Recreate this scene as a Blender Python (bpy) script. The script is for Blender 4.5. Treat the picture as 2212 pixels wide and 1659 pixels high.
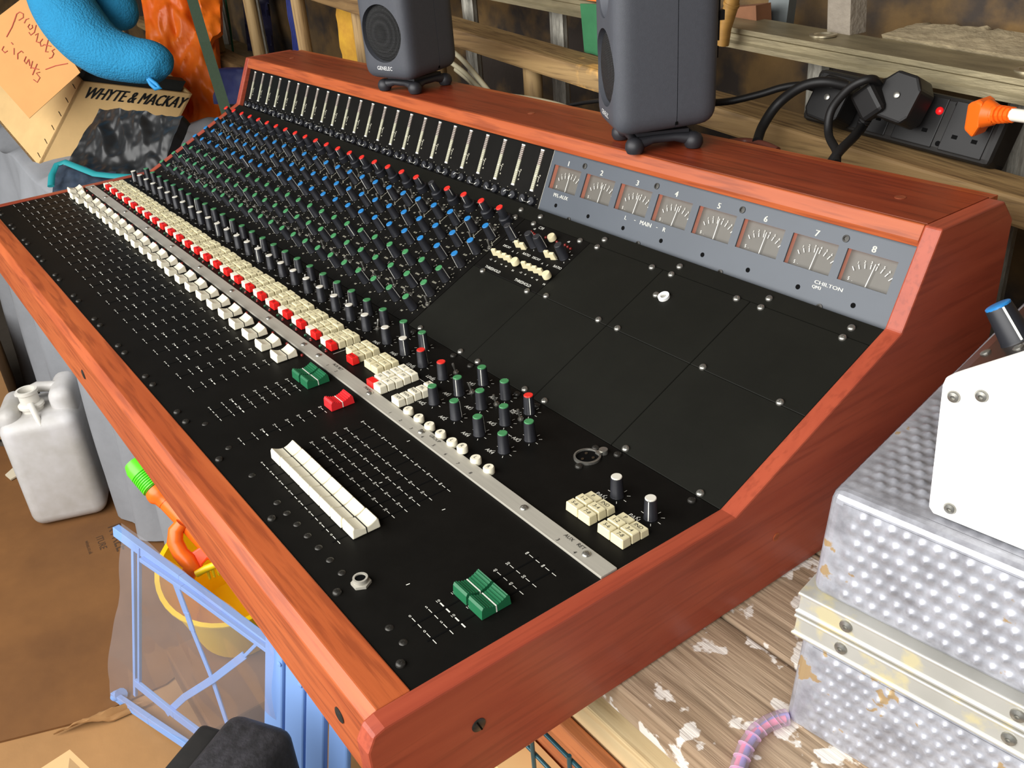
import bpy, bmesh, math, random
from mathutils import Matrix, Vector, Quaternion

for o in list(bpy.data.objects):
    bpy.data.objects.remove(o, do_unlink=True)
SC = bpy.context.scene
COL = SC.collection
random.seed(7)
PI = math.pi

# ------------------------------------------------------------------ camera
FPX = 2002.62
CAMR = Matrix(((0.5928715, -0.7250029, -0.3505340),
               (0.8020408, 0.4924943, 0.3379053),
               (-0.0723464, -0.4814770, 0.8734677)))      # columns: right, forward, up
CAMP = Vector((0.40065, -0.17425, 0.45397))
cd = bpy.data.cameras.new('camera')
cd.sensor_fit = 'HORIZONTAL'
cd.sensor_width = 36.0
cd.lens = FPX / 2212.0 * 36.0
cd.clip_start = 0.02
cam = bpy.data.objects.new('camera', cd)
COL.objects.link(cam)
r, f, u = CAMR.col[0], CAMR.col[1], CAMR.col[2]
cam.matrix_world = Matrix(((r.x, u.x, -f.x, CAMP.x), (r.y, u.y, -f.y, CAMP.y), (r.z, u.z, -f.z, CAMP.z), (0, 0, 0, 1)))
SC.camera = cam

# ------------------------------------------------------------------ light
wd = bpy.data.worlds.new('world')
SC.world = wd
wd.use_nodes = True
wb = wd.node_tree.nodes['Background']
wb.inputs[0].default_value = (0.80, 0.90, 1.0, 1)
wb.inputs[1].default_value = 0.2


def area(name, loc, target, sx, sy, power, col):
    l = bpy.data.lights.new(name, 'AREA')
    l.shape = 'RECTANGLE'
    l.size, l.size_y = sx, sy
    l.energy = power
    l.color = col
    o = bpy.data.objects.new(name, l)
    COL.objects.link(o)
    o.location = loc
    o.rotation_euler = (Vector(target) - Vector(loc)).to_track_quat('-Z', 'Y').to_euler()
    return o


# daylight falling in through the open garage door (the open side of the shell)
area('daylight_door', (-0.35, -1.30, 0.85), (-0.40, 0.25, -0.15), 3.6, 1.7, 158, (1.0, 0.985, 0.96))

vs = SC.view_settings
SC.display_settings.display_device = 'sRGB'
vs.view_transform = 'Standard'
vs.look = 'None'
vs.exposure = -0.32
vs.gamma = 1.0
vs.use_curve_mapping = False


# ------------------------------------------------------------------ helpers
def lin(c):
    return tuple(((x / 255) / 12.92 if x / 255 <= .04045 else ((x / 255 + .055) / 1.055) ** 2.4) for x in c) + (1,)


def ray(px, py):
    return CAMR @ Vector(((px - 1106) / FPX, 1, -(py - 829.5) / FPX))


def at(px, py, d):                       # point at distance d along the viewing axis
    return CAMP + ray(px, py) * d


def on(px, py, p0, n):
    d = ray(px, py); p0 = Vector(p0); n = Vector(n)
    return CAMP + d * ((p0 - CAMP).dot(n) / d.dot(n))


def onz(px, py, z):
    return on(px, py, (0, 0, z), (0, 0, 1))


def ony(px, py, y):
    return on(px, py, (0, y, 0), (0, 1, 0))


class MB:
    def __init__(s):
        s.v = []; s.f = []

    def add(s, vs, fs):
        k = len(s.v)
        s.v += [tuple(p) for p in vs]
        s.f += [tuple(i + k for i in q) for q in fs]
        return s

    def box(s, c, d, R=None):
        vs = []
        for x in (-.5, .5):
            for y in (-.5, .5):
                for z in (-.5, .5):
                    p = Vector((x * d[0], y * d[1], z * d[2]))
                    if R: p = R @ p
                    vs.append(p + Vector(c))
        return s.add(vs, [(0, 1, 3, 2), (4, 6, 7, 5), (0, 4, 5, 1), (2, 3, 7, 6), (0, 2, 6, 4), (1, 5, 7, 3)])

    def box2(s, a, b):
        return s.box([(a[i] + b[i]) / 2 for i in range(3)], [abs(b[i] - a[i]) for i in range(3)])

    def taper(s, c, d, top=(.9, .9)):      # box standing on c whose top is smaller
        x, y, z = d[0] / 2, d[1] / 2, d[2]
        vs = [(-x, -y, 0), (x, -y, 0), (x, y, 0), (-x, y, 0)]
        vs += [(-x * top[0], -y * top[1], z), (x * top[0], -y * top[1], z), (x * top[0], y * top[1], z), (-x * top[0], y * top[1], z)]
        vs = [(p[0] + c[0], p[1] + c[1], p[2] + c[2]) for p in vs]
        return s.add(vs, [(3, 2, 1, 0), (4, 5, 6, 7), (0, 1, 5, 4), (1, 2, 6, 5), (2, 3, 7, 6), (3, 0, 4, 7)])

    def prism(s, poly, e):                 # poly: 3-D points, e: extrusion vector
        n = len(poly); e = Vector(e)
        vs = [Vector(p) for p in poly] + [Vector(p) + e for p in poly]
        fs = [tuple(range(n))[::-1], tuple(range(n, 2 * n))] + [(i, (i + 1) % n, n + (i + 1) % n, n + i) for i in range(n)]
        return s.add(vs, fs)

    def lathe(s, prof, n=24, base=(0, 0, 0), R=None, flute=0, close=True):
        vs = []; fs = []
        for (rr, z) in prof:
            for i in range(n):
                a = 2 * PI * i / n
                q = rr - (flute if i % 2 else 0) * (1 if rr > flute * 2 else 0)
                p = Vector((q * math.cos(a), q * math.sin(a), z))
                if R: p = R @ p
                vs.append(p + Vector(base))
        m = len(prof)
        for j in range(m - 1):
            for i in range(n):
                fs.append((j * n + i, j * n + (i + 1) % n, (j + 1) * n + (i + 1) % n, (j + 1) * n + i))
        if close:
            fs.append(tuple(range(n))[::-1])
            fs.append(tuple((m - 1) * n + i for i in range(n)))
        return s.add(vs, fs)

    def rod(s, a, b, r0, r1=None, n=12):
        a = Vector(a); b = Vector(b); d = b - a
        R = d.to_track_quat('Z', 'Y').to_matrix()
        return s.lathe([(r0, 0), (r1 if r1 is not None else r0, d.length)], n, a, R)

    def tube(s, path, r, n=8, flat=None):
        P = [Vector(p) for p in path]; m = len(P)
        vs = []; fs = []
        up = Vector((0, 0, 1)); prev = None
        for i, p in enumerate(P):
            t = (P[min(i + 1, m - 1)] - P[max(i - 1, 0)]).normalized()
            a = t.cross(up if prev is None else prev)
            if a.length < 1e-4: a = t.cross(Vector((1, 0, 0)))
            a.normalize(); b = a.cross(t).normalized()
            prev = b
            rr = r[i] if isinstance(r, (list, tuple)) else r
            for k in range(n):
                w = 2 * PI * k / n
                vs.append(p + a * (rr * math.cos(w)) + b * (rr * (flat or 1) * math.sin(w)))
        for i in range(m - 1):
            for k in range(n):
                fs.append((i * n + k, i * n + (k + 1) % n, (i + 1) * n + (k + 1) % n, (i + 1) * n + k))
        fs.append(tuple(range(n))[::-1]); fs.append(tuple((m - 1) * n + k for k in range(n)))
        return s.add(vs, fs)

    def grid(s, fn, nu, nv, thick=None):   # open sheet, or a closed slab when thick is a vector
        vs = [Vector(fn(i / nu, j / nv)) for j in range(nv + 1) for i in range(nu + 1)]
        fs = [(j * (nu + 1) + i, j * (nu + 1) + i + 1, (j + 1) * (nu + 1) + i + 1, (j + 1) * (nu + 1) + i) for j in range(nv) for i in range(nu)]
        s0 = len(vs)
        if thick is not None:
            t = Vector(thick)
            vs2 = [p + t for p in vs]
            fs2 = [tuple(k + s0 for k in q[::-1]) for q in fs]
            rim = [i for i in range(nu + 1)] + [j * (nu + 1) + nu for j in range(1, nv + 1)] + [nv * (nu + 1) + i for i in range(nu - 1, -1, -1)] + [j * (nu + 1) for j in range(nv - 1, 0, -1)]
            fs3 = [(rim[k], rim[(k + 1) % len(rim)], rim[(k + 1) % len(rim)] + s0, rim[k] + s0) for k in range(len(rim))]
            vs += vs2; fs = fs + fs2 + fs3
        return s.add(vs, fs)

    def text(s, st, o, ux, uy, size, align=0):
        d = TEXT.get(st)
        if d is None: return s
        ux = Vector(ux); uy = Vector(uy); o = Vector(o)
        V, F, x0, x1, y0, y1 = d
        cx = (x0 + x1) / 2 if align == 0 else x0
        cy = (y0 + y1) / 2
        sc = size / .72
        return s.add([o + ux * ((p[0] - cx) * sc) + uy * ((p[1] - cy) * sc) for p in V], F)

    def dash(s, o, ux, uy, a, b, w):       # flat printed line from a to b in the local plane
        o = Vector(o); ux = Vector(ux); uy = Vector(uy)
        A = Vector(a); B = Vector(b); t = (B - A).normalized(); n = Vector((-t.y, t.x)) * (w / 2)
        return s.add([o + ux * p.x + uy * p.y for p in (A - n, B - n, B + n, A + n)], [(0, 1, 2, 3)])

    def mesh(s, name, smooth=False, recalc=True, weld=False):
        me = bpy.data.meshes.new(name)
        me.from_pydata(s.v, [], s.f)
        if recalc or weld:
            bm = bmesh.new(); bm.from_mesh(me)
            if weld: bmesh.ops.remove_doubles(bm, verts=bm.verts, dist=1e-5)
            if recalc: bmesh.ops.recalc_face_normals(bm, faces=bm.faces)
            bm.to_mesh(me); bm.free()
        if smooth:
            me.polygons.foreach_set('use_smooth', [True] * len(me.polygons))
            try: me.set_sharp_from_angle(angle=math.radians(smooth if smooth is not True else 40))
            except Exception: pass
        me.update()
        return me


BASE = {}


def place(name, me, mat=None, parent=None, loc=None, rot=None, local=False):
    """links mesh data as an object; parent either with world coordinates or (local) in the parent's own frame"""
    if mat is not None and not me.materials:
        me.materials.append(mat)
    o = bpy.data.objects.new(name, me)
    COL.objects.link(o)
    if loc is not None: o.location = loc
    if rot is not None:
        o.rotation_mode = 'QUATERNION'; o.rotation_quaternion = rot
    if parent is not None:
        o.parent = parent
        if not local:
            o.matrix_parent_inverse = Matrix.Translation(-BASE.get(parent.name, Vector((0, 0, 0))))
    BASE[o.name] = Vector(loc) if loc is not None else Vector((0, 0, 0))
    return o


def obj(name, mb, mat, parent=None, smooth=False, bevel=0, seg=2, weld=False, recalc=True, subsurf=0):
    me = mb.mesh(name, smooth, recalc, weld)
    o = place(name, me, mat, parent)
    if bevel:
        m = o.modifiers.new('bevel', 'BEVEL'); m.width = bevel; m.segments = seg; m.limit_method = 'ANGLE'; m.angle_limit = math.radians(35)
        if smooth is False:
            me.polygons.foreach_set('use_smooth', [False] * len(me.polygons))
    if subsurf:
        m = o.modifiers.new('subsurf', 'SUBSURF'); m.levels = subsurf; m.render_levels = subsurf
    return o


def thing(name, label, cat, loc, group=None):
    o = bpy.data.objects.new(name, None)
    COL.objects.link(o)
    o.empty_display_size = .05
    o.location = loc
    BASE[o.name] = Vector(loc)
    o['label'] = label; o['category'] = cat
    if group: o['group'] = group
    return o


def tag(o, label, cat, group=None, kind=None):
    o['label'] = label; o['category'] = cat
    if group: o['group'] = group
    if kind: o['kind'] = kind
    return o


def structure(o):
    o['kind'] = 'structure'
    return o


# ------------------------------------------------------------------ text shapes
STRINGS = set('0 5 10 15 20 30 40 50 8 1 2 3 4 6 7 L R P M MIC IND NO PAN AUX RET MAIN GROUP TAPE PFL MON AUTO 1-2 3-4 5-6 7-8 10K 5K 1K 0X 4X4 A12 330 78 150 AR1 AR2 AR3 AR4 PFL-AUX - CHILTON QM3 C30 GENELEC A1 THRESHOLD RATIO DECAY GAIN A F -12 -8 +4 +8 IN OUT LEVEL +dB dB HF LF MF kHz Hz 12 16 00'.split())
STRINGS |= {'AUX RET', 'WHYTE & MACKAY', 'WHYTE', 'MACKAY', '&', 'TREE', 'FURNITURE', 'RTREE', 'ITURE', 'WINE', 'FOOD', 'TUR', 'wines.co.uk', 'HECKER', '+10', '-', 'FRAGILE'}
STRINGS.add('\u221e')
TEXT = {}


def build_text():
    obs = []
    for st in sorted(STRINGS):
        c = bpy.data.curves.new('t', 'FONT'); c.body = st; c.size = 1; c.resolution_u = 2
        o = bpy.data.objects.new('t', c); COL.objects.link(o); obs.append((st, o, c))
    dg = bpy.context.evaluated_depsgraph_get(); dg.update()
    for st, o, c in obs:
        me = bpy.data.meshes.new_from_object(o.evaluated_get(dg))
        V = [(v.co.x, v.co.y) for v in me.vertices]; F = [tuple(p.vertices) for p in me.polygons]
        if V:
            xs = [p[0] for p in V]; ys = [p[1] for p in V]
            TEXT[st] = (V, F, min(xs), max(xs), min(ys), max(ys))
        bpy.data.meshes.remove(me)
    for st, o, c in obs:
        bpy.data.objects.remove(o, do_unlink=True); bpy.data.curves.remove(c)


build_text()
# the infinity mark is drawn, so that it never depends on a font
_mb = MB()
for cx in (-.22, .22):
    for i in range(12):
        a0, a1 = 2 * PI * i / 12, 2 * PI * (i + 1) / 12
        _mb.add([(cx + rr * math.cos(a), .36 + rr * math.sin(a), 0) for rr, a in ((.13, a0), (.25, a0), (.25, a1), (.13, a1))], [(0, 1, 2, 3)])
TEXT['\u221e'] = ([(p[0], p[1]) for p in _mb.v], list(_mb.f), -.47, .47, 0, .72)


# ------------------------------------------------------------------ materials
def M(name, rgb, rough=.5, metal=0, spec=.5, vary=0, vscale=8, bump=0, bscale=60, coat=0, stretch=None, rgb2=None, emit=None, estr=0, sss=0, detail=4, trans=0, ior=1.45):
    m = bpy.data.materials.new(name); m.use_nodes = True
    nt = m.node_tree; N = nt.nodes; L = nt.links
    b = N['Principled BSDF']
    b.inputs['Base Color'].default_value = lin(rgb)
    b.inputs['Roughness'].default_value = rough
    b.inputs['Metallic'].default_value = metal
    b.inputs['Specular IOR Level'].default_value = spec
    b.inputs['Coat Weight'].default_value = coat
    b.inputs['Coat Roughness'].default_value = .12
    b.inputs['IOR'].default_value = ior
    if trans: b.inputs['Transmission Weight'].default_value = trans
    if sss:
        b.inputs['Subsurface Weight'].default_value = sss
        b.inputs['Subsurface Radius'].default_value = (.02, .02, .02)
        b.inputs['Subsurface Scale'].default_value = .2
    if emit:
        b.inputs['Emission Color'].default_value = lin(emit); b.inputs['Emission Strength'].default_value = estr
    if vary or bump:
        tc = N.new('ShaderNodeTexCoord'); mp = N.new('ShaderNodeMapping')
        L.new(tc.outputs['Object'], mp.inputs[0])
        if stretch: mp.inputs['Scale'].default_value = stretch
    if vary:
        no = N.new('ShaderNodeTexNoise'); no.inputs['Scale'].default_value = vscale; no.inputs['Detail'].default_value = detail
        no.inputs['Roughness'].default_value = .62
        L.new(mp.outputs[0], no.inputs['Vector'])
        rp = N.new('ShaderNodeValToRGB')
        rp.color_ramp.elements[0].position = .30; rp.color_ramp.elements[1].position = .70
        c1 = lin(rgb); c2 = lin(rgb2) if rgb2 else tuple(x * (1 - vary) for x in c1[:3]) + (1,)
        rp.color_ramp.elements[0].color = c2; rp.color_ramp.elements[1].color = c1
        L.new(no.outputs[0], rp.inputs[0]); L.new(rp.outputs[0], b.inputs['Base Color'])
    if bump:
        n2 = N.new('ShaderNodeTexNoise'); n2.inputs['Scale'].default_value = bscale; n2.inputs['Detail'].default_value = 5
        L.new(mp.outputs[0], n2.inputs['Vector'])
        bp = N.new('ShaderNodeBump'); bp.inputs['Strength'].default_value = bump; bp.inputs['Distance'].default_value = .01
        L.new(n2.outputs[0], bp.inputs['Height']); L.new(bp.outputs[0], b.inputs['Normal'])
    return m


def wood(name, c1, c2, c3, axis, rough=.4, scale=1.0, bump=.05, coat=.03, grain=.5):
    """grain running along axis: long fine streaks plus broad tone changes"""
    m = bpy.data.materials.new(name); m.use_nodes = True
    nt = m.node_tree; N = nt.nodes; L = nt.links; b = N['Principled BSDF']
    tc = N.new('ShaderNodeTexCoord'); mp = N.new('ShaderNodeMapping')
    L.new(tc.outputs['Object'], mp.inputs[0])
    mp.inputs['Scale'].default_value = [(4 if i == axis else 70) * scale for i in range(3)]
    mp2 = N.new('ShaderNodeMapping'); L.new(tc.outputs['Object'], mp2.inputs[0])
    mp2.inputs['Scale'].default_value = [(1.5 if i == axis else 16) * scale for i in range(3)]
    n1 = N.new('ShaderNodeTexNoise'); n1.inputs['Scale'].default_value = 3; n1.inputs['Detail'].default_value = 5; L.new(mp.outputs[0], n1.inputs['Vector'])
    n2 = N.new('ShaderNodeTexNoise'); n2.inputs['Scale'].default_value = 2; n2.inputs['Detail'].default_value = 3; n2.inputs['Distortion'].default_value = .8; L.new(mp2.outputs[0], n2.inputs['Vector'])
    r1 = N.new('ShaderNodeValToRGB'); r1.color_ramp.elements[0].position = .3; r1.color_ramp.elements[1].position = .68
    r1.color_ramp.elements[0].color = lin(c2); r1.color_ramp.elements[1].color = lin(c1); L.new(n2.outputs[0], r1.inputs[0])
    r2 = N.new('ShaderNodeValToRGB'); r2.color_ramp.elements[0].position = .36; r2.color_ramp.elements[1].position = .5
    r2.color_ramp.elements[0].color = (1, 1, 1, 1); r2.color_ramp.elements[1].color = (0, 0, 0, 1); L.new(n1.outputs[0], r2.inputs[0])
    mu = N.new('ShaderNodeMath'); mu.operation = 'MULTIPLY'; mu.inputs[1].default_value = grain; L.new(r2.outputs[0], mu.inputs[0])
    mx = N.new('ShaderNodeMix'); mx.data_type = 'RGBA'
    L.new(mu.outputs[0], mx.inputs[0]); L.new(r1.outputs[0], mx.inputs[6]); mx.inputs[7].default_value = lin(c3)
    L.new(mx.outputs[2], b.inputs['Base Color'])
    b.inputs['Roughness'].default_value = rough
    b.inputs['Coat Weight'].default_value = coat; b.inputs['Coat Roughness'].default_value = .25
    b.inputs['Specular IOR Level'].default_value = .3
    bp = N.new('ShaderNodeBump'); bp.inputs['Strength'].default_value = bump; bp.inputs['Distance'].default_value = .004
    L.new(n1.outputs[0], bp.inputs['Height']); L.new(bp.outputs[0], b.inputs['Normal'])
    return m


def splatter(m, rgb, scale=22, lo=.62, hi=.66, scale2=4):
    """worn-on paint spots mixed over the material's own colour"""
    nt = m.node_tree; N = nt.nodes; L = nt.links; b = N['Principled BSDF']
    tc = N.new('ShaderNodeTexCoord')
    n = N.new('ShaderNodeTexNoise'); n.inputs['Scale'].default_value = scale; n.inputs['Detail'].default_value = 6; L.new(tc.outputs['Object'], n.inputs['Vector'])
    k = N.new('ShaderNodeTexNoise'); k.inputs['Scale'].default_value = scale2; k.inputs['Detail'].default_value = 2; L.new(tc.outputs['Object'], k.inputs['Vector'])
    ad = N.new('ShaderNodeMath'); ad.operation = 'MULTIPLY_ADD'; ad.inputs[1].default_value = .35; L.new(k.outputs[0], ad.inputs[0])
    sb = N.new('ShaderNodeMath'); sb.operation = 'MULTIPLY'; sb.inputs[1].default_value = .75; L.new(n.outputs[0], sb.inputs[0]); L.new(sb.outputs[0], ad.inputs[2])
    rp = N.new('ShaderNodeValToRGB'); rp.color_ramp.elements[0].position = lo; rp.color_ramp.elements[1].position = hi; L.new(ad.outputs[0], rp.inputs[0])
    mx = N.new('ShaderNodeMix'); mx.data_type = 'RGBA'; L.new(rp.outputs[0], mx.inputs[0])
    src = b.inputs['Base Color']
    if src.is_linked: L.new(src.links[0].from_socket, mx.inputs[6])
    else: mx.inputs[6].default_value = src.default_value
    mx.inputs[7].default_value = lin(rgb)
    L.new(mx.outputs[2], b.inputs['Base Color'])
    return m


MAHOG_X = wood('mahogany_along', (178, 92, 50), (154, 72, 38), (110, 48, 28), 0)
MAHOG_Y = wood('mahogany_across', (164, 76, 52), (146, 63, 44), (114, 48, 34), 1, grain=.35, coat=.12)
MAHOG_SHADE = wood('mahogany_top_shaded', (146, 62, 34), (122, 48, 26), (84, 32, 18), 0)  # darker copy of the mahogany; paints the shade on the top board
BLACK = M('black_panel', (20, 19, 17), .5, spec=.08, vary=.25, vscale=30, bump=.02, bscale=900)
BLACK2 = M('black_blank_panel', (25, 25, 21), .55, spec=.14, vary=.2, vscale=14, bump=.03, bscale=700)
PIT = M('slot_black', (6, 6, 6), .8, spec=.1)
GREYPANEL = M('grey_meter_panel', (72, 78, 86), .38, spec=.5, vary=.12, vscale=9)
PRINT = M('white_print', (225, 224, 214), .6)
PRINT2 = M('aged_print', (196, 192, 172), .6)
INK = M('black_ink', (24, 24, 22), .6)
ALU = M('brushed_aluminium', (176, 172, 160), .45, metal=.2, vary=.12, vscale=6, stretch=(3, 60, 60))
KNOB = M('knob_plastic', (30, 31, 36), .42, spec=.5)
CAPS = {'red': M('cap_red', (222, 48, 40), .35), 'blue': M('cap_blue', (40, 118, 180), .35), 'green': M('cap_green', (66, 132, 84), .35),
        'white': M('cap_white', (214, 210, 196), .4), 'black': M('cap_black', (46, 46, 48), .4)}
IVORY = M('ivory_plastic', (236, 230, 206), .4, vary=.12, vscale=40)
IVORY2 = M('aged_ivory_plastic', (222, 212, 172), .42, vary=.15, vscale=30)
REDB = M('red_plastic', (222, 30, 28), .35)
GREENF = M('green_fader_plastic', (30, 96, 62), .35, spec=.5)
REDF = M('red_fader_plastic', (216, 40, 44), .38)
CHROME = M('screw_steel', (170, 168, 160), .3, metal=.8, vary=.3, vscale=300)
DARKSCREW = M('black_screw', (58, 56, 52), .35, metal=.4, vary=.4, vscale=300)
LEDR = M('led_red', (120, 22, 18), .25, spec=.6)
LEDG = M('led_green', (20, 74, 48), .25, spec=.6)
DIALFACE = M('meter_dial', (88, 84, 76), .5, vary=.12, vscale=40)
LAMPLIT = M('lamp_lit_housing', (190, 132, 112), .5, emit=(255, 120, 70), estr=.12)
LAMPTOP = M('lamp_lit_top', (214, 130, 80), .5, emit=(255, 130, 50), estr=.55)


def glassy(name, tint=(255, 255, 255), refl=.06, rough=.03, gain=.5, haze=0):
    m = bpy.data.materials.new(name); m.use_nodes = True
    nt = m.node_tree; N = nt.nodes; L = nt.links
    for n in list(N): N.remove(n)
    out = N.new('ShaderNodeOutputMaterial'); t = N.new('ShaderNodeBsdfTransparent'); g = N.new('ShaderNodeBsdfGlossy'); mx = N.new('ShaderNodeMixShader'); fr = N.new('ShaderNodeLayerWeight')
    t.inputs[0].default_value = lin(tint); g.inputs['Roughness'].default_value = rough; fr.inputs[0].default_value = .5
    pw = N.new('ShaderNodeMath'); pw.operation = 'POWER'; pw.inputs[1].default_value = 4; L.new(fr.outputs['Facing'], pw.inputs[0])
    ad = N.new('ShaderNodeMath'); ad.operation = 'MULTIPLY_ADD'; ad.inputs[1].default_value = gain; ad.inputs[2].default_value = refl; L.new(pw.outputs[0], ad.inputs[0])
    L.new(ad.outputs[0], mx.inputs[0]); L.new(t.outputs[0], mx.inputs[1]); L.new(g.outputs[0], mx.inputs[2])
    df = N.new('ShaderNodeBsdfDiffuse'); df.inputs[0].default_value = lin((236, 232, 236)); m2 = N.new('ShaderNodeMixShader'); m2.inputs[0].default_value = haze
    L.new(mx.outputs[0], m2.inputs[1]); L.new(df.outputs[0], m2.inputs[2]); L.new(m2.outputs[0], out.inputs[0])
    return m


GLASS = glassy('meter_glass', refl=.012, rough=.32, gain=.12)
FILM = glassy('clear_film', (247, 248, 252), refl=.07, rough=.07, haze=.09)


# ================================================================== mixing console
WD = 1.4475                     # inner length; x runs from -WD (far end) to 0 (near end)
KY = 0.2872; SY, SZ = 0.4847, 0.0915; TY, TZ = 0.5233, 0.1743
ZB = -0.095
TH = 0.016
console = thing('mixing_console', 'long mahogany-framed analogue mixing console with black control panels, lying on the bench', 'mixing console', (-.72, .3, ZB))
SLA = math.atan2(SZ, SY - KY)
SL_U = Vector((0, math.cos(SLA), math.sin(SLA))); SL_N = Vector((0, -math.sin(SLA), math.cos(SLA)))
STA = math.atan2(TZ - SZ, TY - SY)
ST_U = Vector((0, math.cos(STA), math.sin(STA))); ST_N = Vector((0, -math.sin(STA), math.cos(STA)))
XV = Vector((1, 0, 0)); YV = Vector((0, 1, 0)); ZV = Vector((0, 0, 1))


def slp(x, t, h=0):
    return Vector((x, KY, 0)) + SL_U * t + SL_N * h


def stp(x, d, h=0):
    return Vector((x, SY, SZ)) + ST_U * d + ST_N * (h - .008)


Q_FLAT = Quaternion(); Q_SLOPE = Quaternion((1, 0, 0), SLA); Q_STEEP = Quaternion((1, 0, 0), STA)


def spin(q, a):
    return q @ Quaternion((0, 0, 1), a)


# ---- wooden frame
prof = [(-.036, ZB), (-.042, ZB + .012), (-.042, -.012), (-.036, -.001), (-.028, .0015), (KY, .0015), (SY, SZ + .0012), (TY, TZ), (.618, TZ), (.638, TZ - .021), (.638, ZB)]
for x0 in (0, -WD - TH):
    m = MB(); m.prism([(x0, y, z) for y, z in prof], (TH, 0, 0))
    ck = obj('side_cheek', m, MAHOG_Y, console, bevel=.0016)
    if x0 == 0:
        for (y, z) in ((.0372, -.0445),):
            s = MB(); s.lathe([(.0055, 0), (.0055, .0012), (.0045, .002), (.0001, .002)], 20, (TH - .0008, y, z), Quaternion((0, 1, 0), PI / 2).to_matrix())
            so = obj('wood_screw', s, DARKSCREW, ck, smooth=True)
            s = MB(); s.box((TH + .0013, y, z), (.0004, .0012, .0095), Quaternion((1, 0, 0), .35).to_matrix()); obj('screw_slot', s, PIT, ck)
        s = MB(); s.lathe([(.004, 0), (.004, .0006), (.0001, .0006)], 16, (TH - .0002, .3396, -.0451), Quaternion((0, 1, 0), PI / 2).to_matrix()); obj('wood_plug', s, MAHOG_X, ck)
rp = [(-.033, -.075), (-.033, -.007), (-.0255, .0012), (0, .0012), (0, -.075)]
m = MB(); m.prism([(-WD, y, z) for y, z in rp], (WD, 0, 0))
rail = obj('front_rail', m, MAHOG_X, console, bevel=.001)
for x in (-.0491, -.7276, -1.40):
    s = MB(); s.lathe([(.0062, 0), (.0062, .0012), (.005, .0018), (.0001, .0018)], 20, (x, -.0325, -.040), Quaternion((1, 0, 0), PI / 2).to_matrix())
    obj('screw_plug', s, DARKSCREW, rail, smooth=True)
tp = [(TY + .0042, TZ), (.6205, TZ), (.6205, TZ - .018), (.5229, TZ - .018), (.5219, TZ - .0122)]
m = MB(); m.prism([(-WD, y, z) for y, z in tp], (WD, 0, 0))
top = obj('top_board', m, MAHOG_SHADE, console)
m = MB(); m.prism([(-WD, y, z) for y, z in ((TY, TZ), (TY + .0041, TZ), (.5218, TZ - .0122), (.5228, TZ - .018), (.5177, TZ - .018), (.5173, TZ - .0122))], (WD, 0, 0)); obj('top_lit_edge', m, MAHOG_X, console, bevel=.0009)  # front edge of the same board; its lighter wood paints in the light there
for x, y in ((-.055, .572), (-.60, .572), (-1.36, .575), (-.98, .60)):
    s = MB(); s.lathe([(.005, 0), (.005, .0006), (.0001, .0006)], 16, (x, y, TZ - .0002)); obj('wood_plug', s, wood('plug_wood', (170, 92, 60), (140, 70, 44), (90, 40, 24), 0), top)
m = MB(); m.box2((-WD, .6205, ZB), (0, .636, TZ - .002)); obj('back_board', m, MAHOG_X, console)
m = MB(); m.box2((-WD, 0.0, ZB), (0, .62, ZB + .012)); obj('base_board', m, BLACK2, console)

# ---- flat panels
m = MB(); m.box2((-WD, 0, -.012), (0, .1615, 0)); faderp = obj('fader_panel', m, BLACK, console)
m = MB(); m.box2((-WD, .1615, -.012), (0, KY - .0004, 0)); ctrlp = obj('control_panel', m, BLACK, console)
m = MB(); m.box2((-WD + .0002, .162, 0), (-.0002, .1777, .0024)); strip = obj('label_strip', m, ALU, console, bevel=.0004)

# ---- sloped panels: one plate per channel, then blank plates in two rows
XC = lambda k: -.504 - .0393 * (24 - k)           # centre line of channel k on the slope
lp = MB(); lp.prism([slp(-.01945, 0.0005), slp(-.01945, .197), slp(.01945, .197), slp(.01945, .0005)], SL_N * -.003)
chan_mesh = lp.mesh('channel_panel')
chan = []
for k in range(1, 25):
    chan.append(place('channel_panel', chan_mesh, BLACK, console, (XC(k), 0, 0)))
XE = XC(24) + .0197
m = MB(); m.prism([slp(-WD, .0005), slp(-WD, .197), slp(XC(1) - .0199, .197), slp(XC(1) - .0199, .0005)], SL_N * -.003); obj('end_panel', m, BLACK, console)
edges = [XE, -.362, -.246, -.130, -.0003]
comp = None
for i in range(4):
    x0, x1 = edges[i] + .0004, edges[i + 1] - .0002
    for (t0, t1) in ((.0005, .1088), (.1092, .197)):
        m = MB(); m.prism([slp(x0, t0), slp(x0, t1), slp(x1, t1), slp(x1, t0)], SL_N * -.003)
        o = obj('compressor_panel' if (i == 0 and t0 > .1) else 'blank_panel', m, BLACK if (i == 0 and t0 > .1) else BLACK2, console, bevel=.0005, seg=1)
        if i == 0 and t0 > .1: comp = o
# lip between the slope and the meter bridge
m = MB(); m.prism([slp(-WD, .1974), slp(-WD, .2174), slp(-.0002, .2174), slp(-.0002, .1974)], SL_N * -.004); lip = obj('bridge_lip', m, BLACK2, console)

# ---- screws (shared mesh)
sm = MB(); sm.lathe([(.0036, 0), (.0036, .0010), (.0029, .0022), (.0012, .0026), (.0001, .0026)], 16); sm.box((0, 0, .0026), (.0036, .0007, .0003)); sm.box((0, 0, .0026), (.0007, .0036, .0003))
SCREW = sm.mesh('panel_screw', 50)
SCREW.materials.append(CHROME)
DSCREW = SCREW.copy(); DSCREW.materials.clear(); DSCREW.materials.append(DARKSCREW)


def screw(loc, q, me=SCREW, name='panel_screw'):
    return place(name, me, None, console, loc, spin(q, random.random() * 3))


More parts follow.
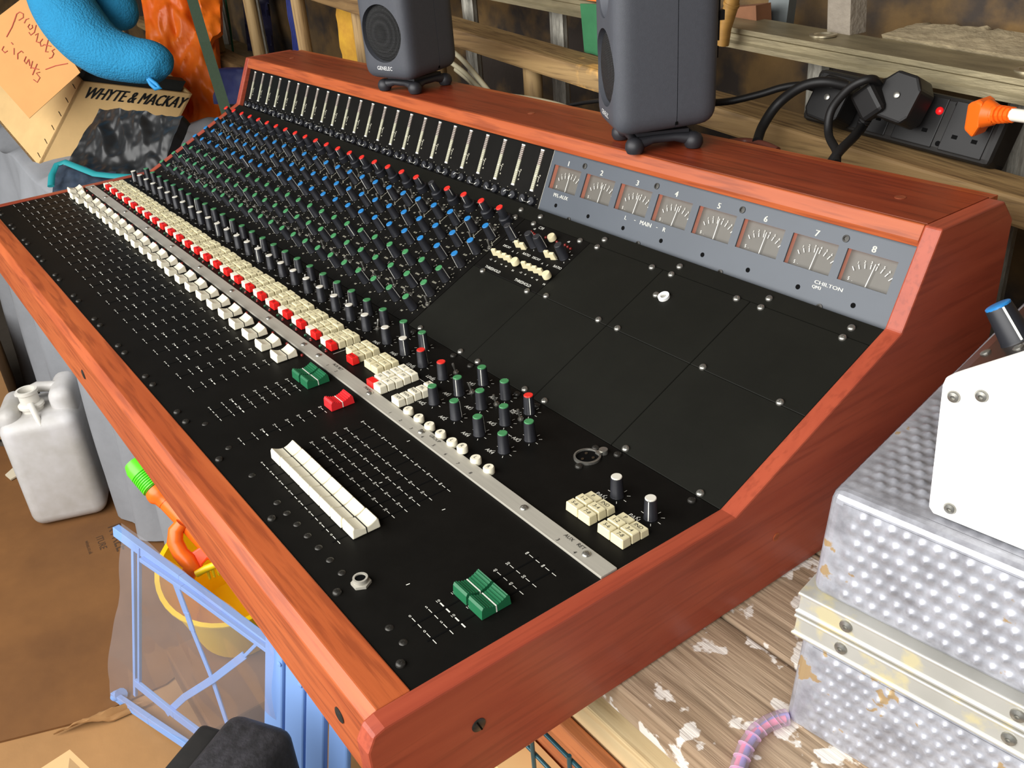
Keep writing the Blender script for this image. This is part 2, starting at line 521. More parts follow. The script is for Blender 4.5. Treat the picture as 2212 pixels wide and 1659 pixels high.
for x, t in ((-.5033, .2073), (-.5006, .1945), (-.4633, .1945), (-.4641, .2073), (-.3766, .1945), (-.3474, .2073), (-.347, .1945), (-.4625, .1065), (-.3756, .1065), (-.3463, .1110), (-.2596, .1110),
             (-.2308, .1110), (-.2599, .1945), (-.2312, .2073), (-.2317, .1945), (-.1444, .1945), (-.1149, .1945), (-.1153, .2073), (-.0252, .1945), (-.0253, .2073), (-.1152, .1110), (-.0274, .1110),
             (-.0244, .0035), (-.1139, .0040), (-.230, .0040), (-.262, .0040), (-.345, .0040), (-.378, .0040), (-.462, .0040)):
    screw(slp(x, t), Q_SLOPE)
for x, y in ((-.0234, .2794), (-.1136, .2807), (-.230, .281), (-.262, .281), (-.345, .281), (-.378, .281), (-.462, .281)):
    screw((x, y, 0), Q_FLAT, DSCREW)
for x in (-.0243, -.1168, -.2359, -.3558):
    screw((x, .0068, 0), Q_FLAT, DSCREW)
for k in range(10):
    for dx in (-.013, .013):
        screw((-.46 - .105 * k + dx, .0068, 0), Q_FLAT, DSCREW)
for x, y in ((-.0409, .0185), (-.0596, .0183), (-.135, .020), (-.155, .020), (-.175, .020), (-.195, .020), (-.215, .020), (-.235, .020), (-.255, .0200), (-.31, .020), (-.37, .0215), (-.43, .0205)):
    place('blind_rivet', DSCREW, None, console, (x, y, -.0017))
for x in (-.0267, -.1045, -.2643, -.3652, -.4828, -.5205, -.62, -.74, -.86, -.98, -1.1, -1.22, -1.34, -1.43):
    place('strip_screw', SCREW, None, console, (x, .1705, .0016), spin(Q_FLAT, random.random() * 3))

# ---- strip lettering
z = .0027


def strip_text(st, x, y, s):
    m = MB(); m.text(st, (x, y, z), XV, YV, s); obj('strip_lettering', m, INK, strip, recalc=False)


for st, x, y in (('3', -.0544, .1655), ('4', -.0341, .1655), ('1', -.4535, .1672), ('2', -.4338, .1674)):
    strip_text(st, x, y, .0034)
for i in range(8): strip_text(str(i + 1), -.316 + .0200 * i, .1664, .0034)
for st, x in (('AUX', -.0505), ('RET', -.0361), ('AUX RET', -.4416), ('MAIN', -.3745), ('GROUP', -.2448)):
    strip_text(st, x, .1735, .0036)


# ---- fader slots and scales
MARK = [('0', .0352), ('5', .0490), ('10', .0589), ('15', .072), ('20', .085), ('30', .0972), ('40', .1094), ('50', .1212), ('\u221e', .1395)]
SLOTS = [-.5103 - .04 * (24 - k) for k in range(1, 25)] + [-.4503, -.4302, -.370] + [-.1735 - .0201 * i for i in range(8)] + [-.0505, -.0308]
sl = MB(); sl.box2((-.0007, .0315, -.0005), (.0007, .1432, .00025))
slot_mesh = sl.mesh('fader_slot')
for x in SLOTS: place('fader_slot', slot_mesh, PIT, faderp, (x, 0, 0))
pr = MB(); zz = .00035
for i, x in enumerate(SLOTS):
    grp = (27 <= i < 35)
    for st, y in MARK:
        w = .0011 if st == '10' else .00055
        if grp and st in ('15',): continue
        pr.dash((x, y, zz), XV, YV, (-.0066, 0), (-.0018, 0), w)
        pr.dash((x, y, zz), XV, YV, (.0014, 0), (.0062, 0), w)
        pr.text(st, (x - .0092, y, zz), YV, -XV, .0026)
for (x, y) in ((-.262, .153), (-.22, .10), (-.09, .05), (-.15, .12)):
    pr.dash((x, y, zz), XV, YV, (0, 0), (.0004, .003), .0008)
obj('fader_scale', pr, PRINT, faderp, recalc=False)


# ---- fader caps
def cap_mesh(name, w, L=.0255, h=.0098, mid=.0058, ribs=0):
    a = L / 2
    pf = [(-a, 0), (-a + .0008, h * .78), (-a + .0022, h)]
    n = 10
    for i in range(1, n):
        s = -1 + 2 * i / n
        pf.append((s * (a - .0022), mid + (h - mid) * abs(s) ** 1.7))
    pf += [(a - .0022, h), (a - .0008, h * .78), (a, 0)]
    m = MB(); m.prism([(-w / 2, y, z) for y, z in pf], (w, 0, 0))
    if ribs:
        for s in range(-ribs, ribs + 1):
            if s == 0: continue
            y = s * (a - .0028) / (ribs + .3); q = abs(y) / (a - .0022)
            m.box((0, y, mid + (h - mid) * q ** 1.7), (w * .995, .0007, .0011))
    return m.mesh(name), pf


def line_mesh(w, mid, over=.0004):
    m = MB(); m.box2((-w / 2 - .0001, -.0004, mid - .001), (w / 2 + .0001, .0004, mid + over))
    m.box2((w / 2 - .0002, -.0004, .0002), (w / 2 + .0002, .0004, mid)); m.box2((-w / 2 - .0002, -.0004, .0002), (-w / 2 + .0002, .0004, mid))
    return m.mesh('pointer_line')


def with_bevel(o, w, s=2):
    b = o.modifiers.new('bevel', 'BEVEL'); b.width = w; b.segments = s; b.limit_method = 'ANGLE'; b.angle_limit = math.radians(30)
    return o


WCAP, _ = cap_mesh('fader_cap', .0190, h=.0104, mid=.0060)
GCAP, _ = cap_mesh('fader_cap_green', .0170, ribs=4)
WLINE = line_mesh(.0190, .0060); GLINE = line_mesh(.0170, .0058)
RCAP = GCAP.copy()
inkline = WLINE; inkline.materials.append(INK)
GLINE.materials.append(PRINT)
for i in range(24):
    x = SLOTS[i]
    c = with_bevel(place('fader_cap', WCAP, IVORY, console, (x, .1405 + random.uniform(-.0014, .0014) - (.004 if i in (1, 2) else 0), .0006)), .0009)
    place('pointer_line', WLINE, None, c, local=True)
for i in range(27, 35):
    c = with_bevel(place('fader_cap', WCAP, IVORY, console, (SLOTS[i], .0575 + random.uniform(-.0004, .0004), .0006)), .0009)
    place('pointer_line', WLINE, None, c, local=True)
for i, y in ((24, .1405), (25, .1408), (35, .0842), (36, .0842)):
    c = place('fader_cap', GCAP, GREENF, console, (SLOTS[i], y, .0006)); c['label'] = 'ribbed green fader cap'
    place('pointer_line', GLINE, None, c, local=True)
RC2 = GCAP.copy(); RC2.materials.clear()
c = place('fader_cap', RC2, REDF, console, (SLOTS[26], .1385, .0006)); c['label'] = 'ribbed red fader cap'
place('pointer_line', GLINE, None, c, local=True)

# ---- LEDs
lm = MB(); lm.lathe([(.0017, 0), (.0017, .0012), (.0013, .0022), (.0001, .0026)], 12)
LR = lm.mesh('led', 60); LG = LR.copy(); LR.materials.append(LEDR); LG.materials.append(LEDG)
for k in range(1, 25):
    x = SLOTS[k - 1]
    place('peak_led', LR, None, console, (x + .0105, .1582, 0))
    place('signal_led', LG, None, console, (-.4985 - .0393 * (24 - k) - .0075, .1838, 0))
    place('mute_led', LR, None, console, (-.4985 - .0393 * (24 - k) + .009, .1830, -.0008))

# ---- push buttons
bm_ = MB(); bm_.taper((0, 0, 0), (.0146, .0090, .0086), (.94, .88))
BTN = bm_.mesh('push_button')
BTN_I = BTN.copy(); BTN_I.materials.append(IVORY2); BTN_W = BTN.copy(); BTN_W.materials.append(IVORY); BTN_R = BTN.copy(); BTN_R.materials.append(REDB)
LET = {}


def lettering(st, size=.0036):
    if (st, size) not in LET:
        m = MB(); m.text(st, (0, 0, .00875), XV, YV, size)
        LET[(st, size)] = m.mesh('lettering', recalc=False); LET[(st, size)].materials.append(INK)
    return LET[(st, size)]


def button(x, y, me, st=None, dz=0, size=.0036, sx=1):
    o = place('push_button', me, None, console, (x, y, dz))
    if sx != 1: o.scale = (sx, 1, 1)
    with_bevel(o, .0006, 1)
    if st: place('lettering', lettering(st, size), None, o, local=True)
    return o


for k in range(1, 25):
    xb = -.4985 - .0393 * (24 - k)
    rows = [('00', 'R')] + [('5-6', '7-8'), ('1-2', '3-4'), ('P', 'MIC')]
    for j, (a, b) in enumerate(rows):
        y = (.1922, .2015, .2108, .2200)[j]
        button(xb - .0076, y, BTN_W if j == 0 else BTN_I, None if j == 0 else a, random.choice((0, 0, -.0012)), .0030)
        button(xb + .0076, y - (.001 if j == 0 else 0), BTN_R if j == 0 else BTN_I, 'PFL' if j == 0 else b, random.choice((0, 0, -.0012)) if j else .0006, .0030)
button(-.4425, .1925, BTN_R, 'AUTO', .0006, .0026)
for xc in (-.4535, -.4110):
    for y, a, b in ((.2015, '5-6', '7-8'), (.2108, '1-2', '3-4'), (.2202, 'P', 'NO')):
        button(xc - .0076, y, BTN_I, a, 0, .0030); button(xc + .0076, y, BTN_I, b, random.choice((0, -.0012)), .0030)
for j, (a, b) in enumerate((('R', '10K'), ('0X', '5K'), ('4X4', '1K'), ('A12', '330'), ('78', '150'))):
    y = .1832 + .0094 * j
    button(-.3800, y, BTN_R if j == 0 else BTN_W, None if j == 0 else a, -.001 if j == 0 else 0, .0030); button(-.3648, y, BTN_W, b, random.choice((0, -.001)), .0030)
for j, a in enumerate(('TAPE', 'MAIN', 'MAIN', 'PFL', 'MON')):
    button(-.3283, .1834 + .0094 * j, BTN_W, a, random.choice((0, -.0008)), .0034, )
for xc in (-.0678, -.0292):
    for y, a, b, dz in ((.2005, '5-6', '7-8', 0), (.2102, '1-2', '3-4', 0), (.2196, 'P', 'IND', -.0022)):
        button(xc - .0075, y, BTN_I, a, dz); button(xc + .0075, y, BTN_I, b, dz)
rb = MB(); rb.lathe([(.0051, 0), (.0051, .0052), (.0044, .0062), (.0001, .0062)], 24); RB = rb.mesh('round_button', 40); RB.materials.append(IVORY)
for i, x in enumerate((-.305, -.2854, -.266, -.2466, -.2272, -.2100, -.1888, -.1688)):
    o = place('round_button', RB, None, console, (x, .181, .002 if i == 5 else 0))
    mm = ('RL', i % 2)
    if mm not in LET:
        t = MB(); t.text('LR'[i % 2], (0, 0, .00635), XV, YV, .0036); LET[mm] = t.mesh('lettering', recalc=False); LET[mm].materials.append(INK)
    place('lettering', LET[mm], None, o, local=True)

# ---- knobs
kb = MB(); kb.lathe([(.0060, 0), (.0060, .0008), (.0057, .0012), (.0050, .0182), (.0047, .0190), (.0001, .0190)], 28, flute=.00018)
KBODY = kb.mesh('knob', 35); KBODY.materials.append(KNOB)
gk = MB(); gk.lathe([(.0082, 0), (.0080, .0080), (.0074, .0086), (.0056, .0090), (.0049, .0225), (.0045, .0232), (.0001, .0232)], 28, flute=.0002)
GBODY = gk.mesh('gain_knob', 35); GBODY.materials.append(KNOB)
KCAP = {}; GCAPS = {}
for n_, mt in CAPS.items():
    for store, zt in ((KCAP, .0190), (GCAPS, .0232)):
        c = MB(); c.lathe([(.0046, zt - .0004), (.0046, zt + .0006), (.0042, zt + .0010), (.0001, zt + .0010)], 24); me = c.mesh('knob_cap', 40); me.materials.append(mt); store[n_] = me


def pointer(zt, rb, rt, white, dark):
    m = MB()
    m.prism([(rb, -.00035, .001), (rb, .00035, .001), (rt, .00035, zt), (rt, -.00035, zt)], (.0003, 0, 0))
    a = m.mesh('pointer'); a.materials.append(PRINT)
    m = MB(); m.box2((.0012, -.00035, zt + .0010), (.0046, .00035, zt + .00125)); b = m.mesh('cap_line'); b.materials.append(INK if dark else PRINT)
    return a, b


KP = pointer(.0186, .0057, .0048, 1, 0); KPD = pointer(.0186, .0057, .0048, 1, 1); GP = pointer(.0228, .0054, .0047, 1, 0)


def knob(name, loc, q, color, ang=None, big=False):
    a = random.uniform(-2.3, 2.3) - PI / 2 if ang is None else ang
    o = place(name, GBODY if big else KBODY, None, console, loc, spin(q, a))
    place('knob_cap', (GCAPS if big else KCAP)[color], None, o, local=True)
    p, l = GP if big else (KPD if color == 'white' else KP)
    place('pointer', p, None, o, local=True); place('cap_line', l, None, o, local=True)
    return o


ROWS = [('auxiliary_knob', 'green', .0218, .003), ('auxiliary_knob', 'green', .0490, .0062), ('auxiliary_knob', 'green', .0748, .005),
        ('equaliser_knob', 'blue', .1016, .004), ('equaliser_knob', 'blue', .1272, .0055), ('equaliser_knob', 'blue', .1545, .0042)]
for k in range(1, 25):
    for n_, c, t, dx in ROWS:
        ang = random.choice((-PI / 2, -PI / 2 - .2, -2.4, .5, PI / 2, random.uniform(-3, 3)))
        knob(n_, slp(XC(k) + dx - .002, t), Q_SLOPE, c, ang)
    knob('gain_knob', slp(XC(k) - .001, .1835), Q_SLOPE, 'black' if k == 20 else 'red', random.choice((-1.2, -.6, 0, 2.2, 3.6)), True)
    knob('send_knob', (XC(k) - .001, .2680, 0), Q_FLAT, 'green', random.choice((-2.4, -2.2, 2.6, -1.3)))
    knob('pan_knob', (XC(k) - .0035, .2450, 0), Q_FLAT, 'white', random.choice((PI / 2, PI / 2, 1.3, 1.8, -.9)))
for n_, x, y, c, a in (('pan_knob', -.4598, .2450, 'white', PI / 2), ('pan_knob', -.4209, .2454, 'white', -.5), ('send_knob', -.4581, .2682, 'green', -.6), ('send_knob', -.4180, .2682, 'green', -.4),
                       ('oscillator_knob', -.3822, .2447, 'red', 1.2), ('oscillator_knob', -.3432, .2453, 'red', 2.2),
                       ('return_knob', -.3038, .2692, 'green', -.9), ('return_knob', -.3031, .2390, 'green', -1.0), ('return_knob', -.264, .2685, 'green', 2.0), ('monitor_knob', -.2252, .2686, 'red', -.5),
                       ('return_knob', -.3055, .2108, 'green', 2.2), ('return_knob', -.2651, .2400, 'green', 2.5), ('return_knob', -.2660, .2107, 'green', .9), ('return_knob', -.2250, .2394, 'green', 2.9),
                       ('return_knob', -.1866, .2398, 'green', 3.1), ('return_knob', -.2262, .2104, 'green', 1.1), ('return_knob', -.1869, .2104, 'green', 3.0),
                       ('pan_knob', -.0687, .2395, 'white', 2.7), ('pan_knob', -.0292, .2395, 'white', -1.1)):
    knob(n_, (x, y, 0), Q_FLAT, c, a)

# ---- toggles
tg = MB(); tg.lathe([(.0030, 0), (.0030, .0016), (.0019, .0018), (.0019, .0034)], 12); tg.lathe([(.0009, .003), (.0011, .008), (.0015, .0115), (.0012, .0126), (.0001, .0129)], 10, R=Quaternion((1, 0, 0), .22).to_matrix())
TOG = tg.mesh('toggle_switch', 40); TOG.materials.append(CHROME)
for k in range(1, 25):
    for t, dx in ((.139, .0165), (.0345, .0165), (.1665, -.006)):
        place('toggle_switch', TOG, None, console, slp(XC(k) + dx, t), spin(Q_SLOPE, random.choice((0, PI))))
    place('toggle_switch', TOG, None, console, (XC(k) + .0045, .2545, 0), spin(Q_FLAT, random.choice((0, PI))))
for x, y in ((-.3432, .2615), (-.2965, .2500), (-.2206, .2545), (-.2595, .2540)):
    place('toggle_switch', TOG, None, console, (x, y, 0))


# ---- printed legends round the knobs
def ring(m, o, ux, uy, r0=.0082, r1=.0104, n=9, w=.0005):
    for i in range(n):
        a = math.radians(225 - 270 * i / (n - 1))
        m.dash(o, ux, uy, (r0 * math.cos(a), r0 * math.sin(a)), (r1 * math.cos(a), r1 * math.sin(a)), w)


m = MB()
rng = random.Random(3)
for n_, c, t, dx in ROWS + [('g', 'r', .1835, .001)]:
    o = slp(dx - .002, t, .0003)
    ring(m, o, XV, SL_U, .0082 if c != 'r' else .0102, .0102 if c != 'r' else .0118, 7)
    for _ in range(3):
        a = rng.uniform(0, 6.28); st = rng.choice(('5', '10', '0', '12', '3', '20', '8', '+4', 'kHz', 'Hz', '16'))
        m.text(st, o + XV * (.0128 * math.cos(a)) + SL_U * (.0118 * math.sin(a)), XV, SL_U, .0021)
    m.text(rng.choice(('HF', 'LF', 'MF', 'AUX', 'GAIN')), o + XV * -.0125 - SL_U * .0105, XV, SL_U, .0026)
for t, dx in ((.139, .0150), (.0345, .0150), (.1665, -.006)):
    o = slp(dx, t, .0003)
    m.text('IN', o + SL_U * .005, XV, SL_U, .002); m.text('OUT', o - SL_U * .0052, XV, SL_U, .002)
m.dash(slp(0, 0, .0003), XV, SL_U, (.012, .160), (.012, .146), .0005); m.dash(slp(0, 0, .0003), XV, SL_U, (.012, .146), (.0165, .144), .0005)
LEG = m.mesh('panel_legend', recalc=False); LEG.materials.append(PRINT2)
for c in chan: place('panel_legend', LEG, None, c, local=True)

m = MB(); zz = .0003
for k in range(1, 25):
    ring(m, (XC(k) - .001, .2680, zz), XV, YV, n=7); ring(m, (XC(k) - .0035, .2450, zz), XV, YV, n=7)
    m.text('PAN', (XC(k) - .013, .2375, zz), XV, YV, .0022); m.text('A1', (XC(k) - .013, .262, zz), XV, YV, .0022); m.text('PFL', (XC(k) + .0115, .2300, zz), XV, YV, .0020)
    m.text('AR1', (XC(k) - .012, .2605, zz), XV, YV, .0020)
    m.dash((XC(k), .2262, zz), XV, YV, (-.014, 0), (.010, 0), .0005)
    m.text('R', (-.4985 - .0393 * (24 - k) + .004, .1845, zz), XV, YV, .002)
for x, y, st in ((-.4598, .2450, 'PAN'), (-.4209, .2454, 'PAN'), (-.4581, .2682, ''), (-.4180, .2682, ''), (-.3822, .2447, 'LEVEL'), (-.3432, .2453, 'LEVEL'), (-.3038, .2692, 'AR1'), (-.3031, .2390, 'AR1'), (-.264, .2685, 'AR1'),
                 (-.2252, .2686, 'MON'), (-.3055, .2108, 'AR2'), (-.2651, .2400, 'AR1'), (-.2660, .2107, 'AR2'), (-.2250, .2394, 'AR3'), (-.1866, .2398, 'AR3'), (-.2262, .2104, 'AR4'), (-.1869, .2104, 'AR4'),
                 (-.0687, .2395, 'PAN'), (-.0292, .2395, 'PAN')):
    ring(m, (x, y, zz), XV, YV, .0080, .0110, 7, .0005)
    if st: m.text(st, (x - .009, y - .0095, zz), XV, YV, .0042)
m.text('LEVEL', (-.2375, .2560, zz), XV, YV, .0022)
m.dash((0, 0, zz), XV, YV, (-.478, .2262), (-.396, .2262), .0005); m.dash((0, 0, zz), XV, YV, (-.478, .2262), (-.478, .1860), .0005)
m.dash((0, 0, zz), XV, YV, (-.3375, .179), (-.3375, .2255), .0005); m.dash((0, 0, zz), XV, YV, (-.396, .2262), (-.345, .2262), .0005)
m.dash((0, 0, zz), XV, YV, (-.205, .2240), (-.205, .2300), .0005); m.dash((0, 0, zz), XV, YV, (-.208, .2300), (-.202, .2300), .0005)
obj('panel_legend', m, PRINT, ctrlp, recalc=False)

# ---- headphone jack, XLR socket
m = MB(); m.lathe([(.0078, 0), (.0078, .0022), (.0064, .0026)], 6, (-.1141, .0255, 0)); m.lathe([(.0058, .002), (.0058, .0062), (.0042, .0062), (.0040, .0012)], 20, (-.1141, .0255, 0), close=False)
jk = obj('headphone_jack', m, ALU, console, smooth=30)
m = MB(); m.lathe([(.0041, 0), (.0041, .0052), (.0001, .0052)], 16, (-.1141, .0255, 0)); obj('jack_socket', m, PIT, jk)
m = MB(); m.lathe([(.0122, 0), (.0122, .0022), (.0104, .0026), (.0100, .0006)], 28, (-.1285, .2586, 0), close=False)
xl = obj('xlr_socket', m, CHROME, console, smooth=30)
m = MB(); m.lathe([(.0102, 0), (.0102, .0010), (.0001, .0010)], 24, (-.1285, .2586, 0))
xi = obj('socket_insert', m, PIT, xl)
m = MB()
for a in (0.5, 2.6, 4.7): m.lathe([(.0014, 0), (.0014, .0016), (.0001, .0016)], 10, (-.1285 + .0055 * math.cos(a), .2586 + .0055 * math.sin(a), 0))
obj('contact_hole', m, M('contact_brown', (70, 60, 48), .4, metal=.5), xl)
m = MB(); m.box((-.1245, .2705, .0022), (.0055, .0075, .0022)); m.lathe([(.0042, 0), (.0040, .0040), (.0001, .0042)], 16, (-.1245, .2738, 0)); obj('latch_button', m, CHROME, xl, smooth=40)
for x, y in ((-.1345, .2735), (-.1225, .2440)): screw((x, y, 0), Q_FLAT, DSCREW)

# ---- compressor module on the slope
for x, c in ((-.4709, 0), (-.4301, .8), (-.4140, .7), (-.3746, 2.6)): knob('compressor_knob', slp(x, .166), Q_SLOPE, 'black', c)
sb = MB(); sb.taper((0, 0, 0), (.0078, .0040, .0098), (.8, .8)); SB = sb.mesh('slide_button'); SB.materials.append(IVORY2)
for x, t in ((-.4681, .134), (-.4575, .134), (-.4467, .134), (-.4377, .1335), (-.409, .134), (-.3988, .134), (-.3889, .134), (-.3791, .134), (-.4488, .1566), (-.4384, .1566), (-.395, .159), (-.385, .159)):
    with_bevel(place('slide_button', SB, None, console, slp(x, t), spin(Q_SLOPE, .35)), .0008)
RB2 = RB.copy(); RB2.materials.clear(); RB2.materials.append(IVORY2)
for x, t, h in ((-.4238, .132, .0035), (-.3652, .132, .0035), (-.412, .1822, .002)):
    place('round_button', RB2, None, console, slp(x, t, h), Q_SLOPE)
for x, t in ((-.4545, .1826), (-.4495, .1815), (-.4445, .1805), (-.426, .1822), (-.405, .182), (-.390, .182), (-.384, .181), (-.378, .180)):
    place('gain_led', LR, None, console, slp(x, t, -.0006), Q_SLOPE)
m = MB()
for st, x, t, s in (('C30', -.4461, .1925, .0040), ('THRESHOLD', -.4513, .1141, .0038), ('THRESHOLD', -.3928, .1141, .0038), ('DECAY', -.4657, .1505, .0032), ('RATIO', -.4272, .1505, .0034), ('DECAY', -.4085, .1505, .0032),
                    ('RATIO', -.3697, .1505, .0034), ('GAIN', -.4775, .170, .0030), ('A', -.4505, .1475, .0028), ('F', -.4415, .1475, .0028), ('A', -.3940, .1475, .0028), ('F', -.3850, .1475, .0028),
                    ('-12', -.4690, .1255, .0024), ('-8', -.4600, .1255, .0024), ('+4', -.4470, .1250, .0024), ('+8', -.4380, .1250, .0024), ('IN', -.4225, .1235, .0026), ('-12', -.4095, .1255, .0024), ('-8', -.4010, .1255, .0024),
                    ('+4', -.3880, .1250, .0024), ('+8', -.3790, .1250, .0024), ('IN', -.3640, .1235, .0026), ('dB', -.4540, .1880, .0026), ('dB', -.3900, .1880, .0026)):
    m.text(st, slp(x, t, .0003), XV, SL_U, s)
for x in (-.4709, -.4301, -.3746): ring(m, slp(x, .166, .0003), XV, SL_U, n=7)
obj('panel_legend', m, PRINT, comp, recalc=False)
# white socket ring on the blank panel
m = MB(); m.lathe([(.0060, 0), (.0060, .0030), (.0033, .0030), (.0030, .0006)], 24, slp(-.2155, .1657), Q_SLOPE.to_matrix(), close=False); wr = obj('socket_ring', m, M('white_nylon', (240, 240, 236), .4), console, smooth=30)
m = MB(); m.lathe([(.0033, 0), (.0033, .0012), (.0001, .0012)], 16, slp(-.2155, .1657), Q_SLOPE.to_matrix()); obj('socket_hole', m, M('socket_grey', (150, 148, 140), .5), wr)
screw(slp(-.2260, .1648), Q_SLOPE)


# ---- meter bridge
def holed(x0, x1, d0, d1, holes, th):
    """plate in the steep plane with rectangular windows"""
    xs = sorted({x0, x1} | {h[0] for h in holes} | {h[1] for h in holes}); ds = sorted({d0, d1} | {h[2] for h in holes} | {h[3] for h in holes})
    m = MB()
    for i in range(len(xs) - 1):
        for j in range(len(ds) - 1):
            cx, cy = (xs[i] + xs[i + 1]) / 2, (ds[j] + ds[j + 1]) / 2
            if any(h[0] < cx < h[1] and h[2] < cy < h[3] for h in holes): continue
            m.prism([stp(xs[i], ds[j]), stp(xs[i + 1], ds[j]), stp(xs[i + 1], ds[j + 1]), stp(xs[i], ds[j + 1])], ST_N * -th)
    return m


VUX = [-.0395 - .0598 * (7 - i) for i in range(8)]
hw, d0, d1 = .0253, .0280, .0566
m = holed(-.4903, -.0002, -.0068, .0740, [(x - hw, x + hw, d0, d1) for x in VUX], .0018)
vup = obj('meter_panel', m, GREYPANEL, console); vup['label'] = 'grey panel with eight illuminated meters'
m = MB(); m.prism([stp(-WD, -.0068), stp(-.4907, -.0068), stp(-.4907, .0740), stp(-WD, .0740)], ST_N * -.002)
barp = obj('bar_meter_panel', m, BLACK, console)
m = MB(); m.prism([stp(-WD, .0740, .003), stp(-.0002, .0740, .003), stp(-.0002, .0800, .003), stp(-WD, .0800, .003)], ST_N * -.004); obj('bridge_trim', m, M('trim_dark_grey', (44, 44, 42), .5), console)
m = MB(); m.prism([stp(-.4905, -.0068, .0003), stp(-.4899, -.0068, .0003), stp(-.4899, .0740, .0003), stp(-.4905, .0740, .0003)], ST_N * -.002); obj('panel_joint', m, ALU, console)
for i, x in enumerate(VUX):
    dep = -.0072
    m = MB(); m.prism([stp(x - hw, d0, dep), stp(x + hw, d0, dep), stp(x + hw, d1, dep), stp(x - hw, d1, dep)], ST_N * -.001)
    vu = obj('vu_meter', m, DIALFACE, console)
    m = MB(); m.prism([stp(x - hw, d0, dep), stp(x - hw, d1, dep), stp(x - hw, d1, -.0018), stp(x - hw, d0, -.0018)], XV * -.001); obj('housing_side', m, LAMPLIT, vu)
    m = MB(); m.prism([stp(x - hw, d1, dep), stp(x + hw, d1, dep), stp(x + hw, d1, -.0018), stp(x - hw, d1, -.0018)], ST_U * .001); obj('housing_top', m, LAMPTOP, vu)
    m = MB(); m.prism([stp(x + hw, d0, dep), stp(x + hw, d1, dep), stp(x + hw, d1, -.0018), stp(x + hw, d0, -.0018)], XV * .001); m.prism([stp(x - hw, d0, dep), stp(x + hw, d0, dep), stp(x + hw, d0, -.0018), stp(x - hw, d0, -.0018)], ST_U * -.001); obj('housing_rim', m, DIALFACE, vu)
    m = MB(); piv = stp(x + .002, d0 - .008, dep + .0015)
    for j in range(8):
        a = math.radians(128 - 76 * j / 7)
        r0, r1 = .0245, .0285
        m.dash(piv, XV, ST_U, (1.15 * r0 * math.cos(a), r0 * math.sin(a)), (1.15 * r1 * math.cos(a), r1 * math.sin(a)), .0007)
        if 1 <= j <= 6: m.text(str(j), piv + XV * (1.15 * .0303 * math.cos(a)) + ST_U * (.0303 * math.sin(a)), XV, ST_U, .0024)
    m.text('5', stp(x - .0185, d0 + .0035, dep + .0003), XV, ST_U, .0032); m.text('-', stp(x - .0145, d0 + .0022, dep + .0003), XV, ST_U, .002)
    obj('scale_print', m, PRINT, vu, recalc=False)
    nd = -.0005 + .0006 * ((i * 5) % 4)
    m = MB(); m.prism([stp(x + .0010 - .0004, d0 + .0002, dep + .002), stp(x + .0010 + .0004, d0 + .0002, dep + .002), stp(x + .0018 + nd + .0003, .0497, dep + .002), stp(x + .0018 + nd - .0003, .0497, dep + .002)], ST_N * .0003); obj('needle', m, PRINT, vu)
    m = MB(); m.add([stp(x - hw, d0, -.0022), stp(x + hw, d0, -.0022), stp(x + hw, d1, -.0022), stp(x - hw, d1, -.0022)], [(0, 1, 2, 3)]); obj('meter_glass', m, GLASS, vu, recalc=False)
m = MB()
for i, x in enumerate(VUX): [m.text(str(i + 1), stp(x - .0002 + o_, .0617, .0003), XV * 1.1, ST_U, .0060) for o_ in (-.0003, 0, .0003)]
for st, x, d, s in (('PFL-AUX', -.4559, .0219, .0044), ('L', -.3406, .0219, .0044), ('MAIN', -.3089, .0222, .0046), ('-', -.3260, .0222, .005), ('-', -.2915, .0222, .005), ('R', -.2804, .0224, .0046), ('CHILTON', -.0701, .0198, .0034), ('QM3', -.0812, .0150, .0030)):
    wx = 1.5 if st == 'CHILTON' else 1.15
    for o_ in (0, .00025): m.text(st, stp(x + o_, d, .0003), XV * wx, ST_U, s)
obj('meter_lettering', m, PRINT, vup, recalc=False)
ns = MB(); ns.lathe([(.0034, 0), (.0034, .0008), (.0018, .0011), (.0016, .0004), (.0001, .0004)], 16); NS = ns.mesh('panel_bolt', 40); NS.materials.append(DARKSCREW)
for x, d in [(-.4297 + .1200 * i, .0640) for i in range(4)] + [(-.4305 + .1197 * i, -.0012) for i in range(4)]:
    place('panel_bolt', NS, None, console, stp(x, d), Q_STEEP)
ts = MB(); ts.lathe([(.0024, 0), (.0024, .0004), (.0019, .0005), (.0001, .0005)], 12); TS = ts.mesh('trim_screw'); TS.materials.append(PIT)
for i in range(8): place('trimmer_hole', TS, None, console, stp(-.4601 + .06 * i, .0102), Q_STEEP)


